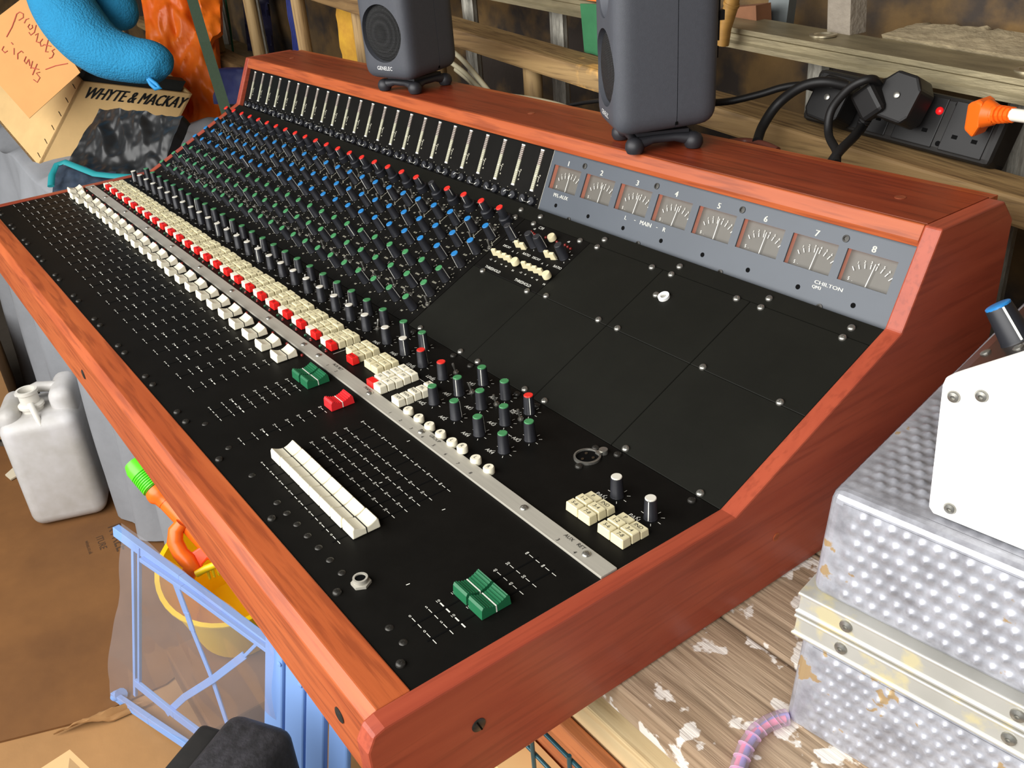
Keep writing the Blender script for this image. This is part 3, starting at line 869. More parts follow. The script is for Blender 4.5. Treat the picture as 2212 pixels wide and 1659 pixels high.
def bar_material():
    m = M('bar_meter', (186, 186, 168), .45)
    nt = m.node_tree; N = nt.nodes; L = nt.links; b = N['Principled BSDF']
    tc = N.new('ShaderNodeTexCoord'); sp = N.new('ShaderNodeSeparateXYZ'); L.new(tc.outputs['Object'], sp.inputs[0])
    mu = N.new('ShaderNodeMath'); mu.operation = 'MULTIPLY'; mu.inputs[1].default_value = 1 / .0515; L.new(sp.outputs[1], mu.inputs[0])
    rp = N.new('ShaderNodeValToRGB'); e = rp.color_ramp.elements
    e[0].position = .60; e[0].color = lin((150, 148, 122)); e[1].position = .66; e[1].color = lin((104, 88, 82))
    L.new(mu.outputs[0], rp.inputs[0])
    wv = N.new('ShaderNodeMath'); wv.operation = 'MULTIPLY'; wv.inputs[1].default_value = 22; L.new(mu.outputs[0], wv.inputs[0])
    fr = N.new('ShaderNodeMath'); fr.operation = 'FRACT'; L.new(wv.outputs[0], fr.inputs[0])
    gt = N.new('ShaderNodeMath'); gt.operation = 'GREATER_THAN'; gt.inputs[1].default_value = .72; L.new(fr.outputs[0], gt.inputs[0])
    mx = N.new('ShaderNodeMix'); mx.data_type = 'RGBA'; L.new(gt.outputs[0], mx.inputs[0]); L.new(rp.outputs[0], mx.inputs[6]); mx.inputs[7].default_value = lin((182, 180, 168))
    L.new(mx.outputs[2], b.inputs['Base Color'])
    return m


BARM = bar_material()
bm2 = MB(); bm2.box2((-.0029, 0, 0), (.0029, .0515, .0012)); BAR = bm2.mesh('bar_meter'); BAR.materials.append(BARM)
en = MB(); en.box2((-.0030, -.0006, 0), (.0030, .0012, .0013)); EN = en.mesh('bar_end'); EN.materials.append(PRINT)
sk = MB(); sk.lathe([(.0056, 0), (.0054, .0046), (.0048, .0052), (.0001, .0052)], 20, flute=.0002); SK = sk.mesh('meter_knob', 35); SK.materials.append(KNOB)
sp_ = MB(); sp_.box2((.0005, -.0004, .0051), (.0054, .0004, .0055)); sp_.box2((.0050, -.0004, .0005), (.0058, .0004, .0055)); SP = sp_.mesh('pointer'); SP.materials.append(PRINT)
leg = MB()
for k in range(1, 25):
    xb = -.5115 - .0395 * (24 - k)
    b = place('bar_meter', BAR, None, console, stp(xb, .0178), Q_STEEP); place('bar_end', EN, None, b, local=True); place('bar_end', EN, None, b, (0, .0509, 0), local=True)
    leg.dash(stp(xb, .037, .0003), XV, ST_U, (.002, 0), (.008, -.001), .0005); leg.dash(stp(xb, .036, .0003), XV, ST_U, (.0065, 0), (.0065, -.006), .0007); leg.text('dB', stp(xb + .0075, .0385, .0003), XV, ST_U, .002)
    leg.text('dB', stp(xb + .0075, .0265, .0003), XV, ST_U, .002); leg.dash(stp(xb, .0365, .0015), XV, ST_U, (-.0012, 0), (.0022, 0), .0018)
    for s in (-1, 1):
        xk = -.5122 - .0394 * (24 - k) + .0092 * s
        o = place('meter_knob', SK, None, console, stp(xk, .0060), spin(Q_STEEP, (-.6 if s < 0 else PI + .6) + random.choice((0, 0, 0, 1.2)))); place('pointer', SP, None, o, local=True)
        for a in range(5):
            w = math.radians(200 - 220 * a / 4); leg.dash(stp(xk, .006, .0003), XV, ST_U, (.0070 * math.cos(w), .0070 * math.sin(w)), (.0080 * math.cos(w), .0080 * math.sin(w)), .0006)
        leg.text('PFL' if s > 0 else 'AUX', stp(xk, -.0030, .0003), XV, ST_U, .0020)
obj('panel_legend', leg, PRINT2, barp, recalc=False)


# ================================================================== room shell
from mathutils import noise as mnoise
FZ = -.85; BZ = -.0965
WALLM = M('rough_plaster_wall', (134, 104, 62), .9, vary=.5, vscale=5, rgb2=(74, 60, 42), bump=.9, bscale=14, detail=8)
splatter(WALLM, (60, 52, 46), 9, .52, .62, 2)
FLOORM = M('concrete_floor', (92, 84, 74), .85, vary=.4, vscale=3, bump=.2, bscale=30)
CEILM = M('dark_ceiling', (78, 70, 62), .9, vary=.3, vscale=2)


def bumpy(amp, sc, seed=0):
    return lambda x, y, z=0: amp * mnoise.fractal(Vector((x * sc + seed, y * sc, z * sc)), 1.0, 2.0, 4)


b = bumpy(.012, 7, 3)
m = MB(); m.grid(lambda a, c: (-4.2 + 7.4 * a, .97 - b(-4.2 + 7.4 * a, FZ + 2.5 * c), FZ + 2.5 * c), 180, 60, (0, .15, 0)); structure(obj('wall_back', m, WALLM, smooth=60))
m = MB(); m.box2((-4.2, -1.35, FZ - .1), (3.2, 1.1, FZ)); structure(obj('floor', m, FLOORM))
m = MB(); m.box2((-4.3, -1.35, FZ), (-4.2, 1.1, 1.65)); structure(obj('wall_left', m, WALLM))
m = MB(); m.box2((3.2, -1.35, FZ), (3.3, 1.1, 1.65)); structure(obj('wall_right', m, WALLM))
m = MB(); m.box2((-4.3, -1.35, 1.65), (3.3, 1.1, 1.75)); structure(obj('ceiling', m, CEILM))

# ================================================================== bench
BENCHW = wood('weathered_bench_wood', (190, 168, 142), (158, 134, 108), (104, 84, 62), 0, rough=.75, scale=.8, bump=.5, coat=0)
splatter(BENCHW, (232, 226, 216), 30, .575, .59, 8)
bench = thing('workbench', 'weathered plank workbench with white paint splashes under the console', 'workbench', (-.9, .55, FZ))
ys = [.161, .279, .402, .525, .648, .712]
for i in range(5):
    m = MB(); m.box2((-3.0, ys[i] + .0012, BZ - .03), (1.9, ys[i + 1] - .0012, BZ - (.0006 * (i % 2))))
    obj('plank', m, BENCHW, bench, bevel=.003)
m = MB(); m.box2((-3.0, .19, BZ - .13), (1.9, .23, BZ - .0305)); obj('apron', m, wood('apron_wood', (120, 100, 74), (92, 74, 54), (60, 46, 34), 0, rough=.8, coat=0), bench)
for x in (-2.8, 1.7):
    for y in (.21, .66):
        m = MB(); m.box2((x - .04, y - .035, FZ), (x + .04, y + .035, BZ - .131 if y < .3 else BZ - .0305)); obj('leg', m, BENCHW, bench)

# ================================================================== ladders behind the console
OLDW = wood('old_ladder_wood', (152, 124, 82), (112, 86, 54), (70, 50, 32), 0, rough=.7, scale=.8, bump=.3, coat=0)
OLDWZ = wood('old_rung_wood', (172, 144, 100), (140, 112, 74), (92, 68, 44), 2, rough=.65, scale=.8, bump=.2, coat=0)
splatter(OLDW, (206, 158, 88), 10, .66, .70, 4)
zt = lambda x: .1777 - .0887 * (x + .40)
lad = thing('wooden_ladder', 'old timber ladder lying on its side behind the console', 'ladder', (-1.2, .75, BZ))
for (dz, nm) in ((0, 'stile'), (-.262, 'stile')):
    m = MB(); xa, xb = (-2.9, .62) if dz == 0 else (-2.9, .45)
    n = 40; bb = bumpy(.0022, 16, dz * 9)
    m.grid(lambda a, c: (xa + (xb - xa) * a, .722 + .060 * c + bb(a * 40, c), zt(xa + (xb - xa) * a) + dz + bb(a * 50, c + 3)), n, 2, (0, 0, -.031))
    obj(nm, m, OLDW, lad, bevel=.004, weld=True)
for i in range(10):
    x = -.546 - .2855 * i + (.57 if i == 0 else 0) * 0
    if x < -2.85: break
    m = MB(); m.rod((x, .752, zt(x) - .03), (x - .002, .752, zt(x) - .262), .0155, n=16); obj('rung', m, OLDWZ, lad, smooth=40)
for x in (-.262, .02, .3):
    m = MB(); m.rod((x, .752, zt(x) - .03), (x, .752, zt(x) - .262), .0155, n=16); obj('rung', m, OLDWZ, lad, smooth=40)

ALUL = M('old_ladder_aluminium', (168, 156, 124), .5, metal=.55, vary=.45, vscale=10, stretch=(1, 4, 6), bump=.08, bscale=60)
ALUR = M('ribbed_rung_aluminium', (176, 172, 160), .5, metal=.5, vary=.5, vscale=60, stretch=(6, 6, 1))
za = lambda x: .2575 - .0605 * (x + .44)
al = thing('aluminium_ladder', 'dusty aluminium ladder lying on its side against the wall, above the socket strip', 'ladder', (-1.2, .84, BZ))
for dz in (0, -.30):
    m = MB()
    for xa, xb in ((-3.0, .75),):
        P = [(.800, 0), (.800, -.006), (.803, -.008), (.803, -.016), (.800, -.019), (.800, -.025), (.806, -.025), (.806, -.004), (.866, -.004), (.866, -.025), (.871, -.025), (.871, 0)]
        m.prism([(xa, y, za(xa) + dz + z) for y, z in P], (xb - xa, 0, za(xb) - za(xa)))
    obj('stile', m, ALUL, al)
RX = [-.0885 - .2585 * i for i in range(11)] + [.17, .43]
for x in RX:
    m = MB()
    pr_ = [(.0155 + (.0012 if i % 2 else 0)) for i in range(20)]
    prof2 = [(x + pr_[i] * math.cos(2 * PI * i / 20), .836 + pr_[i] * .8 * math.sin(2 * PI * i / 20)) for i in range(20)]
    m.prism([(p[0], p[1], za(x) - .30) for p in prof2], (0, 0, .299)); rg = obj('rung', m, ALUR, al)
    m = MB(); m.lathe([(.0165, 0), (.0165, .0022), (.0120, .0026), (.0105, .0004), (.0001, .0004)], 24, (x, .836, za(x))); obj('rung_collar', m, M('collar_aluminium', (186, 176, 150), .35, metal=.8) if 'collar_aluminium' not in bpy.data.materials else bpy.data.materials['collar_aluminium'], rg, smooth=40)

# ================================================================== things hanging and leaning at the wall
m = MB(); p = [ony(1253, 8, .792), ony(1320, 10, .792), ony(1320, 130, .792), ony(1262, 112, .792)]
b2 = bumpy(.003, 30)
m.grid(lambda a, c: (p[0].lerp(p[1], a)).lerp(p[3].lerp(p[2], a), c) + Vector((0, b2(a, c), 0)), 8, 10, (0, .002, 0))
tag(obj('green_card', m, M('green_felt', (50, 112, 72), .85, vary=.2, vscale=30), smooth=50), 'green felt sheet hanging from the ladder behind the nearer loudspeaker', 'cloth')
m = MB(); p = [ony(727, 14, .795), ony(800, 25, .795), ony(800, 250, .795), ony(752, 250, .795)]
m.grid(lambda a, c: (p[0].lerp(p[1], a)).lerp(p[3].lerp(p[2], a), c) + Vector((-.006 * math.sin(c * 7) * (1 - a), b2(a * 2, c * 3) * 2, 0)), 8, 14, (0, .002, 0))
tag(obj('yellow_cloth', m, M('yellow_cloth', (206, 158, 48), .8, vary=.3, vscale=20, rgb2=(170, 120, 40)), smooth=50), 'yellow cloth hanging behind the farther loudspeaker', 'cloth')
m = MB(); p = [ony(1262, -12, .79), ony(1318, -8, .79), ony(1318, 8, .79), ony(1266, 0, .79)]
m.prism(p, (0, .01, 0)); tag(obj('orange_card', m, M('orange_card', (226, 112, 40), .6)), 'small orange card resting on the ladder above the green felt sheet', 'card')
m = MB()
for j in range(4):
    m.tube([ony(617 + 3.0 * j, -30, .80), ony(624 + 3.2 * j, 35, .80), ony(632 + 3.5 * j, 70, .80), ony(637 + 3.2 * j, 130, .80)], .0035, 6)
tag(obj('blue_cord_hank', m, M('blue_cord', (26, 40, 112), .6, vary=.3, vscale=80), smooth=40), 'hank of dark blue cord hanging between the ladder rungs', 'cord')
m = MB(); m.tube([ony(484, -20, .80), ony(497, 60, .80), ony(505, 125, .80)], .003, 6); tag(obj('green_string', m, M('green_string', (30, 96, 66), .7), smooth=40), 'thin green string hanging at the far end of the ladders', 'string')
m = MB(); bb = bumpy(.02, 14, 5)
m.grid(lambda a, c: at(520 + 36 * a + 18 * c, -30 + 165 * c, 2.62) + Vector((0, 0, 0)) + ray(520, 50) * bb(a * .3, c * .5), 8, 12, (0, .03, 0))
tag(obj('navy_bag', m, M('navy_nylon', (34, 34, 62), .45, vary=.4, vscale=20), smooth=60), 'dark navy bag stuffed behind the far ladder rungs', 'bag')
# posts leaning at the wall above the aluminium ladder
m = MB(); a0, a1 = ony(1676, 53, .90), ony(1690, -60, .91); m.prism([a0 + Vector((-.017, 0, 0)), a0 + Vector((.017, 0, 0)), a0 + Vector((.017, .016, 0)), a0 + Vector((.006, .003, 0)), a0 + Vector((-.006, .003, 0)), a0 + Vector((-.017, .016, 0))], a1 - a0)
tag(obj('steel_channel', m, M('galvanised_steel', (112, 118, 118), .45, metal=.5, vary=.3, vscale=12)), 'grey steel channel standing on the aluminium ladder at the wall', 'metal post')
m = MB(); a0, a1 = ony(1824, 72, .872), ony(1828, -60, .872); m.prism([a0 + Vector((-.0165, -.012, 0)), a0 + Vector((.0165, -.012, 0)), a0 + Vector((.0165, .02, 0)), a0 + Vector((-.0165, .02, 0))], a1 - a0)
tag(obj('square_post', m, M('grey_wood_post', (152, 142, 128), .85, vary=.2, vscale=60, bump=.3, bscale=120)), 'short grey square post standing on the aluminium ladder', 'post')
m = MB(); m.tube([ony(1588, -40, .78), ony(1580, 10, .78), ony(1566, 60, .78), ony(1562, 98, .78)], [.009, .0095, .0085, .0075], 12); m.tube([ony(1581, 6, .78), ony(1579, 12, .78)], .0105, 12)
tag(obj('bamboo_cane', m, M('bamboo', (186, 140, 72), .5, vary=.25, vscale=20, stretch=(1, 1, 6)), smooth=40), 'bamboo cane leaning beside the nearer loudspeaker', 'cane')
m = MB(); a0 = ony(1603, 35, .87); m.box(a0, (.075, .03, .026), Quaternion((0, 1, 0), -.12).to_matrix()); tag(obj('wood_offcut', m, M('offcut_wood', (142, 96, 66), .8, vary=.3, vscale=20)), 'brown wood offcut lying on the ladder beside the bamboo cane', 'wood')
# plaster rubble on the top of the aluminium ladder
m = MB(); bb = bumpy(.012, 22, 8)
xs0, xs1 = ony(1930, 100, .90).x, ony(2212, 140, .90).x + .2
m.grid(lambda a, c: (xs0 + (xs1 - xs0) * a, .872 + .07 * c, za(xs0 + (xs1 - xs0) * a) + .004 + (.010 + .6 * bb(a * 2, c * .4)) * math.sin(PI * min(1, a * 1.4 + .1)) * c), 40, 8, (0, .02, -.03))
tag(obj('mortar_ledge', m, M('pale_mortar', (176, 160, 128), .9, vary=.3, vscale=20, bump=.4, bscale=60), smooth=60), 'pale ridge of crumbling mortar along the wall above the ladder', 'mortar', kind='stuff')

# ================================================================== socket strip, plugs and leads
RUB = M('black_rubber', (22, 21, 21), .5, spec=.4)
RUB2 = M('dusty_black_plastic', (32, 30, 28), .6, vary=.4, vscale=40, rgb2=(20, 19, 18))
cen = (ony(1790, 245, .775) + ony(2120, 275, .775)) / 2
tilt = (Quaternion((0, 1, 0), math.radians(4)) @ Quaternion((1, 0, 0), math.radians(-24))).to_matrix()
st = thing('socket_strip', 'dusty black four-way mains socket strip propped against the aluminium ladder', 'socket strip', (cen.x, .775, cen.z - .03))


def sp3(x, y, z): return cen + Vector((0, .012, 0)) + tilt @ Vector((x, y, z))


def sbox(c, d): return MB().box(sp3(*c), d, tilt)


LN = .235
obj('body', sbox((0, 0, 0), (LN, .042, .060)), RUB2, st, bevel=.006)
for i in range(4):
    x = -LN / 2 + .032 + .0565 * i
    so = obj('socket_face', sbox((x, -.0215, 0), (.048, .002, .052)), RUB, st, bevel=.0015)
    for dx, dz in ((0, .014), (-.011, -.010), (.011, -.010)): obj('pin_hole', sbox((x + dx, -.0226, dz), (.006, .0006, .004)), PIT, so)
m = MB(); m.lathe([(.0042, 0), (.0042, .0025), (.003, .0042), (.0001, .0046)], 16, sp3(.046, -.021, .012), (tilt @ Quaternion((1, 0, 0), PI / 2).to_matrix())); obj('neon_lamp', m, M('neon_red', (214, 30, 34), .25, emit=(255, 30, 30), estr=.4), st, smooth=50)
for dx, dz in ((.062, .022), (.058, -.02), (-.1, -.02)):
    m = MB(); m.lathe([(.0028, 0), (.0028, .0008), (.0001, .0008)], 12, sp3(dx, -.021, dz), tilt @ Quaternion((1, 0, 0), PI / 2).to_matrix()); obj('case_screw', m, PIT, st)
for (px, py, lab) in ((1800, 216, 'black mains plug at the left end of the socket strip'), (1950, 212, 'black mains plug in the middle of the socket strip with a lead curving over it')):
    c = ony(px, py, .742); pl = thing('mains_plug', lab, 'plug', (c.x, c.y, c.z - .025))
    R = (Quaternion((0, 1, 0), math.radians(10)) @ Quaternion((1, 0, 0), math.radians(-24))).to_matrix()
    m = MB(); P = [(-.022, -.018), (-.016, -.026), (.016, -.026), (.022, -.018), (.022, .012), (.012, .024), (-.012, .024), (-.022, .012)]
    m.prism([c + R @ Vector((x, -.014, z)) for x, z in P], R @ Vector((0, .036, 0))); obj('body', m, RUB, pl, bevel=.003)
    m = MB(); m.lathe([(.0034, 0), (.0034, .001), (.0022, .0016), (.0001, .0016)], 12, c + R @ Vector((0, -.0145, 0)), R @ Quaternion((1, 0, 0), PI / 2).to_matrix()); obj('plug_screw', m, CHROME, pl, smooth=40)
c = ony(1893, 215, .735); pl = thing('kettle_plug', 'ribbed black moulded plug between the two square plugs', 'plug', (c.x, c.y, c.z - .03))
R = (Quaternion((0, 1, 0), math.radians(-38))).to_matrix()
m = MB(); m.box(c, (.030, .04, .034), R); obj('body', m, RUB, pl, bevel=.005)
m = MB(); d0_ = ony(1882, 232, .73); d1_ = ony(1858, 280, .73)
for i in range(9):
    q = d0_.lerp(d1_, i / 8); m.rod(q, d0_.lerp(d1_, (i + .6) / 8), .0085 - .0004 * i, n=12)
m.rod(d0_, d1_, .006, .0045, 12); obj('strain_relief', m, RUB, pl, smooth=30)
ORG = M('orange_plastic', (240, 104, 24), .4)
c0 = ony(2092, 250, .748); pl = thing('orange_plug', 'orange connector pushed into the right end of the socket strip', 'plug', (c0.x, c0.y, c0.z - .02))
c1 = ony(2135, 248, .74); c2 = ony(2185, 250, .73)
m = MB(); m.prism([c0 + Vector((0, -.006, -.013)), c0 + Vector((0, -.006, .013)), c0 + Vector((.012, -.010, .019)), c1 + Vector((-.004, -.008, .012)), c1 + Vector((-.004, -.008, -.012)), c0 + Vector((.012, -.010, -.019))], (0, .026, 0)); obj('body', m, ORG, pl, bevel=.003)
m = MB(); m.rod(c1 + Vector((-.004, .004, 0)), c1 + Vector((.006, .004, 0)), .0145, .010, 12)
for i in range(5): m.rod(c1.lerp(c2, .12 + i * .18) + Vector((0, .004, 0)), c1.lerp(c2, .12 + i * .18 + .11) + Vector((0, .004, 0)), .0096 - .0005 * i, n=12)
m.rod(c1 + Vector((0, .004, 0)), c2 + Vector((0, .004, 0)), .0075, .0065, 12); obj('strain_relief', m, ORG, pl, smooth=30)
m = MB(); m.tube([c2 + Vector((-.002, .004, 0)), c2 + Vector((.06, 0, .002)), c2 + Vector((.16, -.02, -.02)), c2 + Vector((.3, -.02, -.12))], .0062, 10)
tag(obj('white_lead', m, M('white_cable', (236, 230, 216), .45), smooth=40), 'white cable leaving the orange connector at the right edge', 'cable')


def lead(name, pts, r, lab, mt=RUB, cat='cable'):
    P = [ony(*p) if len(p) == 3 else Vector(p[:3]) for p in pts]
    Q = []
    for i in range(len(P) - 1):
        a, b_, c_, d_ = P[max(i - 1, 0)], P[i], P[i + 1], P[min(i + 2, len(P) - 1)]
        for k in range(8):
            t = k / 8
            Q.append(.5 * ((2 * b_) + (c_ - a) * t + (2 * a - 5 * b_ + 4 * c_ - d_) * t * t + (3 * b_ - a - 3 * c_ + d_) * t ** 3))
    Q.append(P[-1])
    m = MB(); m.tube(Q, r, 10)
    return tag(obj(name, m, mt, smooth=60), lab, cat)


lead('power_lead', [(1540, 222, .66), (1580, 218, .68), (1640, 204, .70), (1690, 189, .715), (1735, 184, .73), (1775, 196, .745)], .0042, 'black lead running from the nearer loudspeaker to the socket strip')
lead('power_lead', [(1636, 305, .66), (1648, 272, .68), (1680, 225, .70), (1730, 188, .71), (1780, 177, .72), (1830, 186, .735)], .0058, 'thick black cable arching from behind the console to the socket strip')
lead('power_lead', [(1807, 352, .655), (1806, 325, .67), (1790, 290, .69), (1795, 240, .70), (1830, 195, .705), (1865, 174, .71), (1888, 172, .72), (1900, 185, .735)], .0046, 'black lead looping over the front of the socket strip')
lead('power_lead', [(1795, 352, .655), (1815, 325, .67), (1845, 295, .70), (1860, 275, .725)], .0052, 'black lead running down from the ribbed moulded plug')
lead('red_brown_lead', [(1570, 308, .64), (1610, 305, .66), (1650, 312, .66), (1680, 325, .655)], .004, 'reddish brown cable lying behind the console top', M('red_brown_cable', (92, 48, 36), .5))
PALE = M('pale_cable', (178, 170, 142), .55)
lead('pale_cable', [(975, 108, .70), (1000, 130, .69), (1030, 165, .67), (1062, 205, .645)], .0042, 'uppermost pale grey cable behind the farther loudspeaker', PALE)
lead('pale_cable', [(975, 135, .70), (1005, 158, .69), (1030, 185, .67), (1048, 200, .645)], .0042, 'middle one of three pale grey cables behind the farther loudspeaker', PALE)
lead('pale_cable', [(985, 150, .70), (1012, 172, .69), (1035, 196, .665)], .0042, 'lowest of three pale grey cables behind the farther loudspeaker', PALE)
lead('pale_cable', [(1100, 208, .68), (1150, 215, .69), (1200, 226, .68), (1240, 240, .65)], .0045, 'pale cable lying along the back edge between the two loudspeakers', PALE)
lead('signal_lead', [(1220, 229, .70), (1260, 222, .70), (1300, 217, .69), (1345, 212, .68)], .003, 'thin black lead stretched behind the nearer loudspeaker', RUB)

# ================================================================== loudspeakers
SPK = M('speaker_grey', (72, 74, 80), .55, spec=.4, vary=.08, vscale=200, bump=.12, bscale=1500)
GRILLE = M('speaker_grille', (24, 24, 24), .55, bump=.0)
nt = GRILLE.node_tree
_tc = nt.nodes.new('ShaderNodeTexCoord'); _vo = nt.nodes.new('ShaderNodeTexVoronoi'); _vo.inputs['Scale'].default_value = 620; _vo.inputs['Randomness'].default_value = 0
nt.links.new(_tc.outputs['Object'], _vo.inputs['Vector'])
_bp = nt.nodes.new('ShaderNodeBump'); _bp.inputs['Strength'].default_value = .9; _bp.inputs['Distance'].default_value = .002; nt.links.new(_vo.outputs[0], _bp.inputs['Height']); nt.links.new(_bp.outputs[0], nt.nodes['Principled BSDF'].inputs['Normal'])


def half_shell(name, y0, y1, W, D, H, rad):
    bm = bmesh.new(); bmesh.ops.create_cube(bm, size=1)
    for v in bm.verts:
        v.co.x *= W; v.co.y *= D; v.co.z *= H
        if v.co.y > 0: v.co.x *= .90; v.co.z *= .95      # the back is a little narrower
    bmesh.ops.bevel(bm, geom=bm.edges[:], offset=rad, segments=7, profile=.62, affect='EDGES')
    bmesh.ops.bisect_plane(bm, geom=bm.verts[:] + bm.edges[:] + bm.faces[:], plane_co=(0, y0, 0), plane_no=(0, -1, 0), clear_outer=True)
    bmesh.ops.bisect_plane(bm, geom=bm.verts[:] + bm.edges[:] + bm.faces[:], plane_co=(0, y1, 0), plane_no=(0, 1, 0), clear_outer=True)
    bmesh.ops.holes_fill(bm, edges=[e for e in bm.edges if e.is_boundary])
    bmesh.ops.recalc_face_normals(bm, faces=bm.faces)
    me = bpy.data.meshes.new(name); bm.to_mesh(me); bm.free()
    return me


def carve(me, cutters):
    o = bpy.data.objects.new('tmp', me); COL.objects.link(o); cs = []
    for c in cutters:
        k = bpy.data.objects.new('cut', c); COL.objects.link(k); cs.append(k)
        md = o.modifiers.new('b', 'BOOLEAN'); md.object = k; md.operation = 'DIFFERENCE'; md.solver = 'EXACT'
    dg = bpy.context.evaluated_depsgraph_get(); dg.update()
    out = bpy.data.meshes.new_from_object(o.evaluated_get(dg))
    for k in cs: bpy.data.objects.remove(k, do_unlink=True)
    bpy.data.objects.remove(o, do_unlink=True)
    out.polygons.foreach_set('use_smooth', [True] * len(out.polygons)); out.set_sharp_from_angle(angle=math.radians(32))
    return out


SW, SD, SH = .103, .115, .186
RY = Quaternion((1, 0, 0), PI / 2).to_matrix()
WZ, WR = -.026, .0415
TZ_, TR = .052, .027
cut1 = MB(); cut1.lathe([(WR - .002, -.012), (WR + .0005, .030)], 48, (0, -SD / 2 + .006, WZ), RY)
cut2 = MB(); cut2.lathe([(.013, -.010), (.020, -.004), (TR, .004), (TR + .004, .03)], 40, (0, -SD / 2 + .006, TZ_), RY)
FRONT = carve(half_shell('front_shell', -SD, .0095, SW, SD, SH, .024), [cut1.mesh('c1'), cut2.mesh('c2')])
REAR = half_shell('rear_shell', .0103, SD, SW, SD, SH, .024); REAR.polygons.foreach_set('use_smooth', [True] * len(REAR.polygons)); REAR.set_sharp_from_angle(angle=math.radians(32))


def monitor(loc, yaw, lab):
    t = thing('studio_monitor', lab, 'loudspeaker', loc, 'studio monitors on the console')
    t.rotation_euler = (0, 0, yaw)
    up = Vector((0, 0, .021 + SH / 2))
    sh = place('enclosure', FRONT, SPK, t, up, local=True)
    place('rear_shell', REAR, SPK, t, up, local=True)
    c = MB(); c.box((0, .010, 0), (SW * .9, .003, SH * .9)); place('seam_gasket', c.mesh('seam'), PIT, t, up, local=True)
    g = MB(); g.lathe([(.0001, .0055), (.012, .0050), (.026, .0028), (.036, .0004), (WR - .001, -.0030)], 40, (0, -SD / 2 + .0045, WZ), RY, close=False)
    place('woofer_grille', g.mesh('grille', True), GRILLE, t, up, local=True)
    w = MB(); w.lathe([(.0001, .001), (.012, .0008), (.0135, -.002)], 28, (0, -SD / 2 + .014, TZ_), RY, close=False); place('tweeter_grille', w.mesh('tw', True), GRILLE, t, up, local=True)
    l = MB(); l.lathe([(.0017, 0), (.0017, .0010), (.0001, .0014)], 12, (.0315, -SD / 2 + .0015, -.0730), RY); place('status_led', l.mesh('led'), M('speaker_led', (70, 92, 50), .3), t, up, local=True)
    for dx in (.024, .029):
        pass
    x = MB(); x.text('GENELEC', (-.0005, -SD / 2 - .0004, -.0745), XV, ZV, .0056); place('logo', x.mesh('logo', recalc=False), M('logo_white', (220, 220, 218), .5), t, up, local=True)
    f = MB()
    for sx in (-1, 1):
        for sy in (-1, 1):
            f.lathe([(.004, 0), (.0085, .0012), (.0108, .006), (.0104, .011), (.008, .0155), (.003, .018)], 16, (sx * .033, sy * .033, 0))
        f.tube([(sx * .033, -.033, .010), (sx * .031, -.012, .0135), (sx * .031, .012, .0135), (sx * .033, .033, .010)], [.0075, .0045, .0045, .0075], 10)
    for sy in (-1, 1): f.tube([(-.033, sy * .033, .010), (-.012, sy * .031, .0135), (.012, sy * .031, .0135), (.033, sy * .033, .010)], [.0075, .0045, .0045, .0075], 10)
    f.box((0, 0, .0175), (.058, .058, .007))
    place('table_stand', f.mesh('stand', 40), M('stand_rubber', (38, 38, 42), .5), t, local=True)
    bk = MB(); bk.box((0, SD / 2 - .002, .02), (.05, .012, .05)); bk.box((0, SD / 2 + .004, -.02), (.012, .012, .012)); bk.box((.02, SD / 2 + .004, .02), (.010, .010, .010)); place('rear_connectors', bk.mesh('rear'), RUB, t, up, local=True)
    return t


monitor((-.8890, .5680, TZ), math.atan2(.015, .061), 'dark grey loudspeaker farther away on the console top, its round grille facing us')
monitor((-.3600, .5665, TZ), math.radians(-29), 'dark grey loudspeaker nearer to us on the console top, seen from its side')

# ================================================================== dimpled flight case and the white-ended unit on it
CASEM = M('dimpled_aluminium', (186, 188, 196), .36, metal=.35, vary=.25, vscale=60, rgb2=(140, 140, 146))
splatter(CASEM, (176, 150, 112), 60, .665, .685, 9)
CASEB = M('case_belt_aluminium', (196, 194, 186), .38, metal=.4, vary=.2, vscale=12)
splatter(CASEB, (212, 202, 164), 34, .565, .62, 9)
ea = math.radians(6.9)
E1 = Vector((math.cos(ea), math.sin(ea), 0)); E2 = Vector((-math.sin(ea) - .06, math.cos(ea), 0)).normalized()
CB = Vector((.1155, .2315, BZ)); CT = Vector((.127, .240, .110))
fc = thing('flight_case', 'dented aluminium flight case with a dimpled skin standing right of the console', 'flight case', (.30, .43, BZ))
CL, CDp = .42, .40
mid0, mid1 = .42, .60            # the belt, as a share of the height


def cpt(s, h):                   # point of the near left edge at height share h
    return CB.lerp(CT, h)


def dimple_face(name, org, ux, uy, nx, ny, nrm, amp=.0025, sub=6):
    """sheet with rows of raised dimples, org(h) ... laid out on org + ux*a + uy*b"""
    m = MB(); NU, NV = nx * sub, ny * sub

    def fn(a, c):
        p = org + ux * a + uy * c
        gx, gy = a * nx, c * ny
        row = math.floor(gy)
        dx = (gx + (.5 if row % 2 else 0)) % 1 - .5; dy = gy % 1 - .5
        q = dx * dx + dy * dy
        e = amp * math.exp(-q * 12)
        edge = min(a, 1 - a, c, 1 - c)
        return p + nrm * (e * min(1, edge * 30))
    m.grid(fn, NU, NV)
    return m


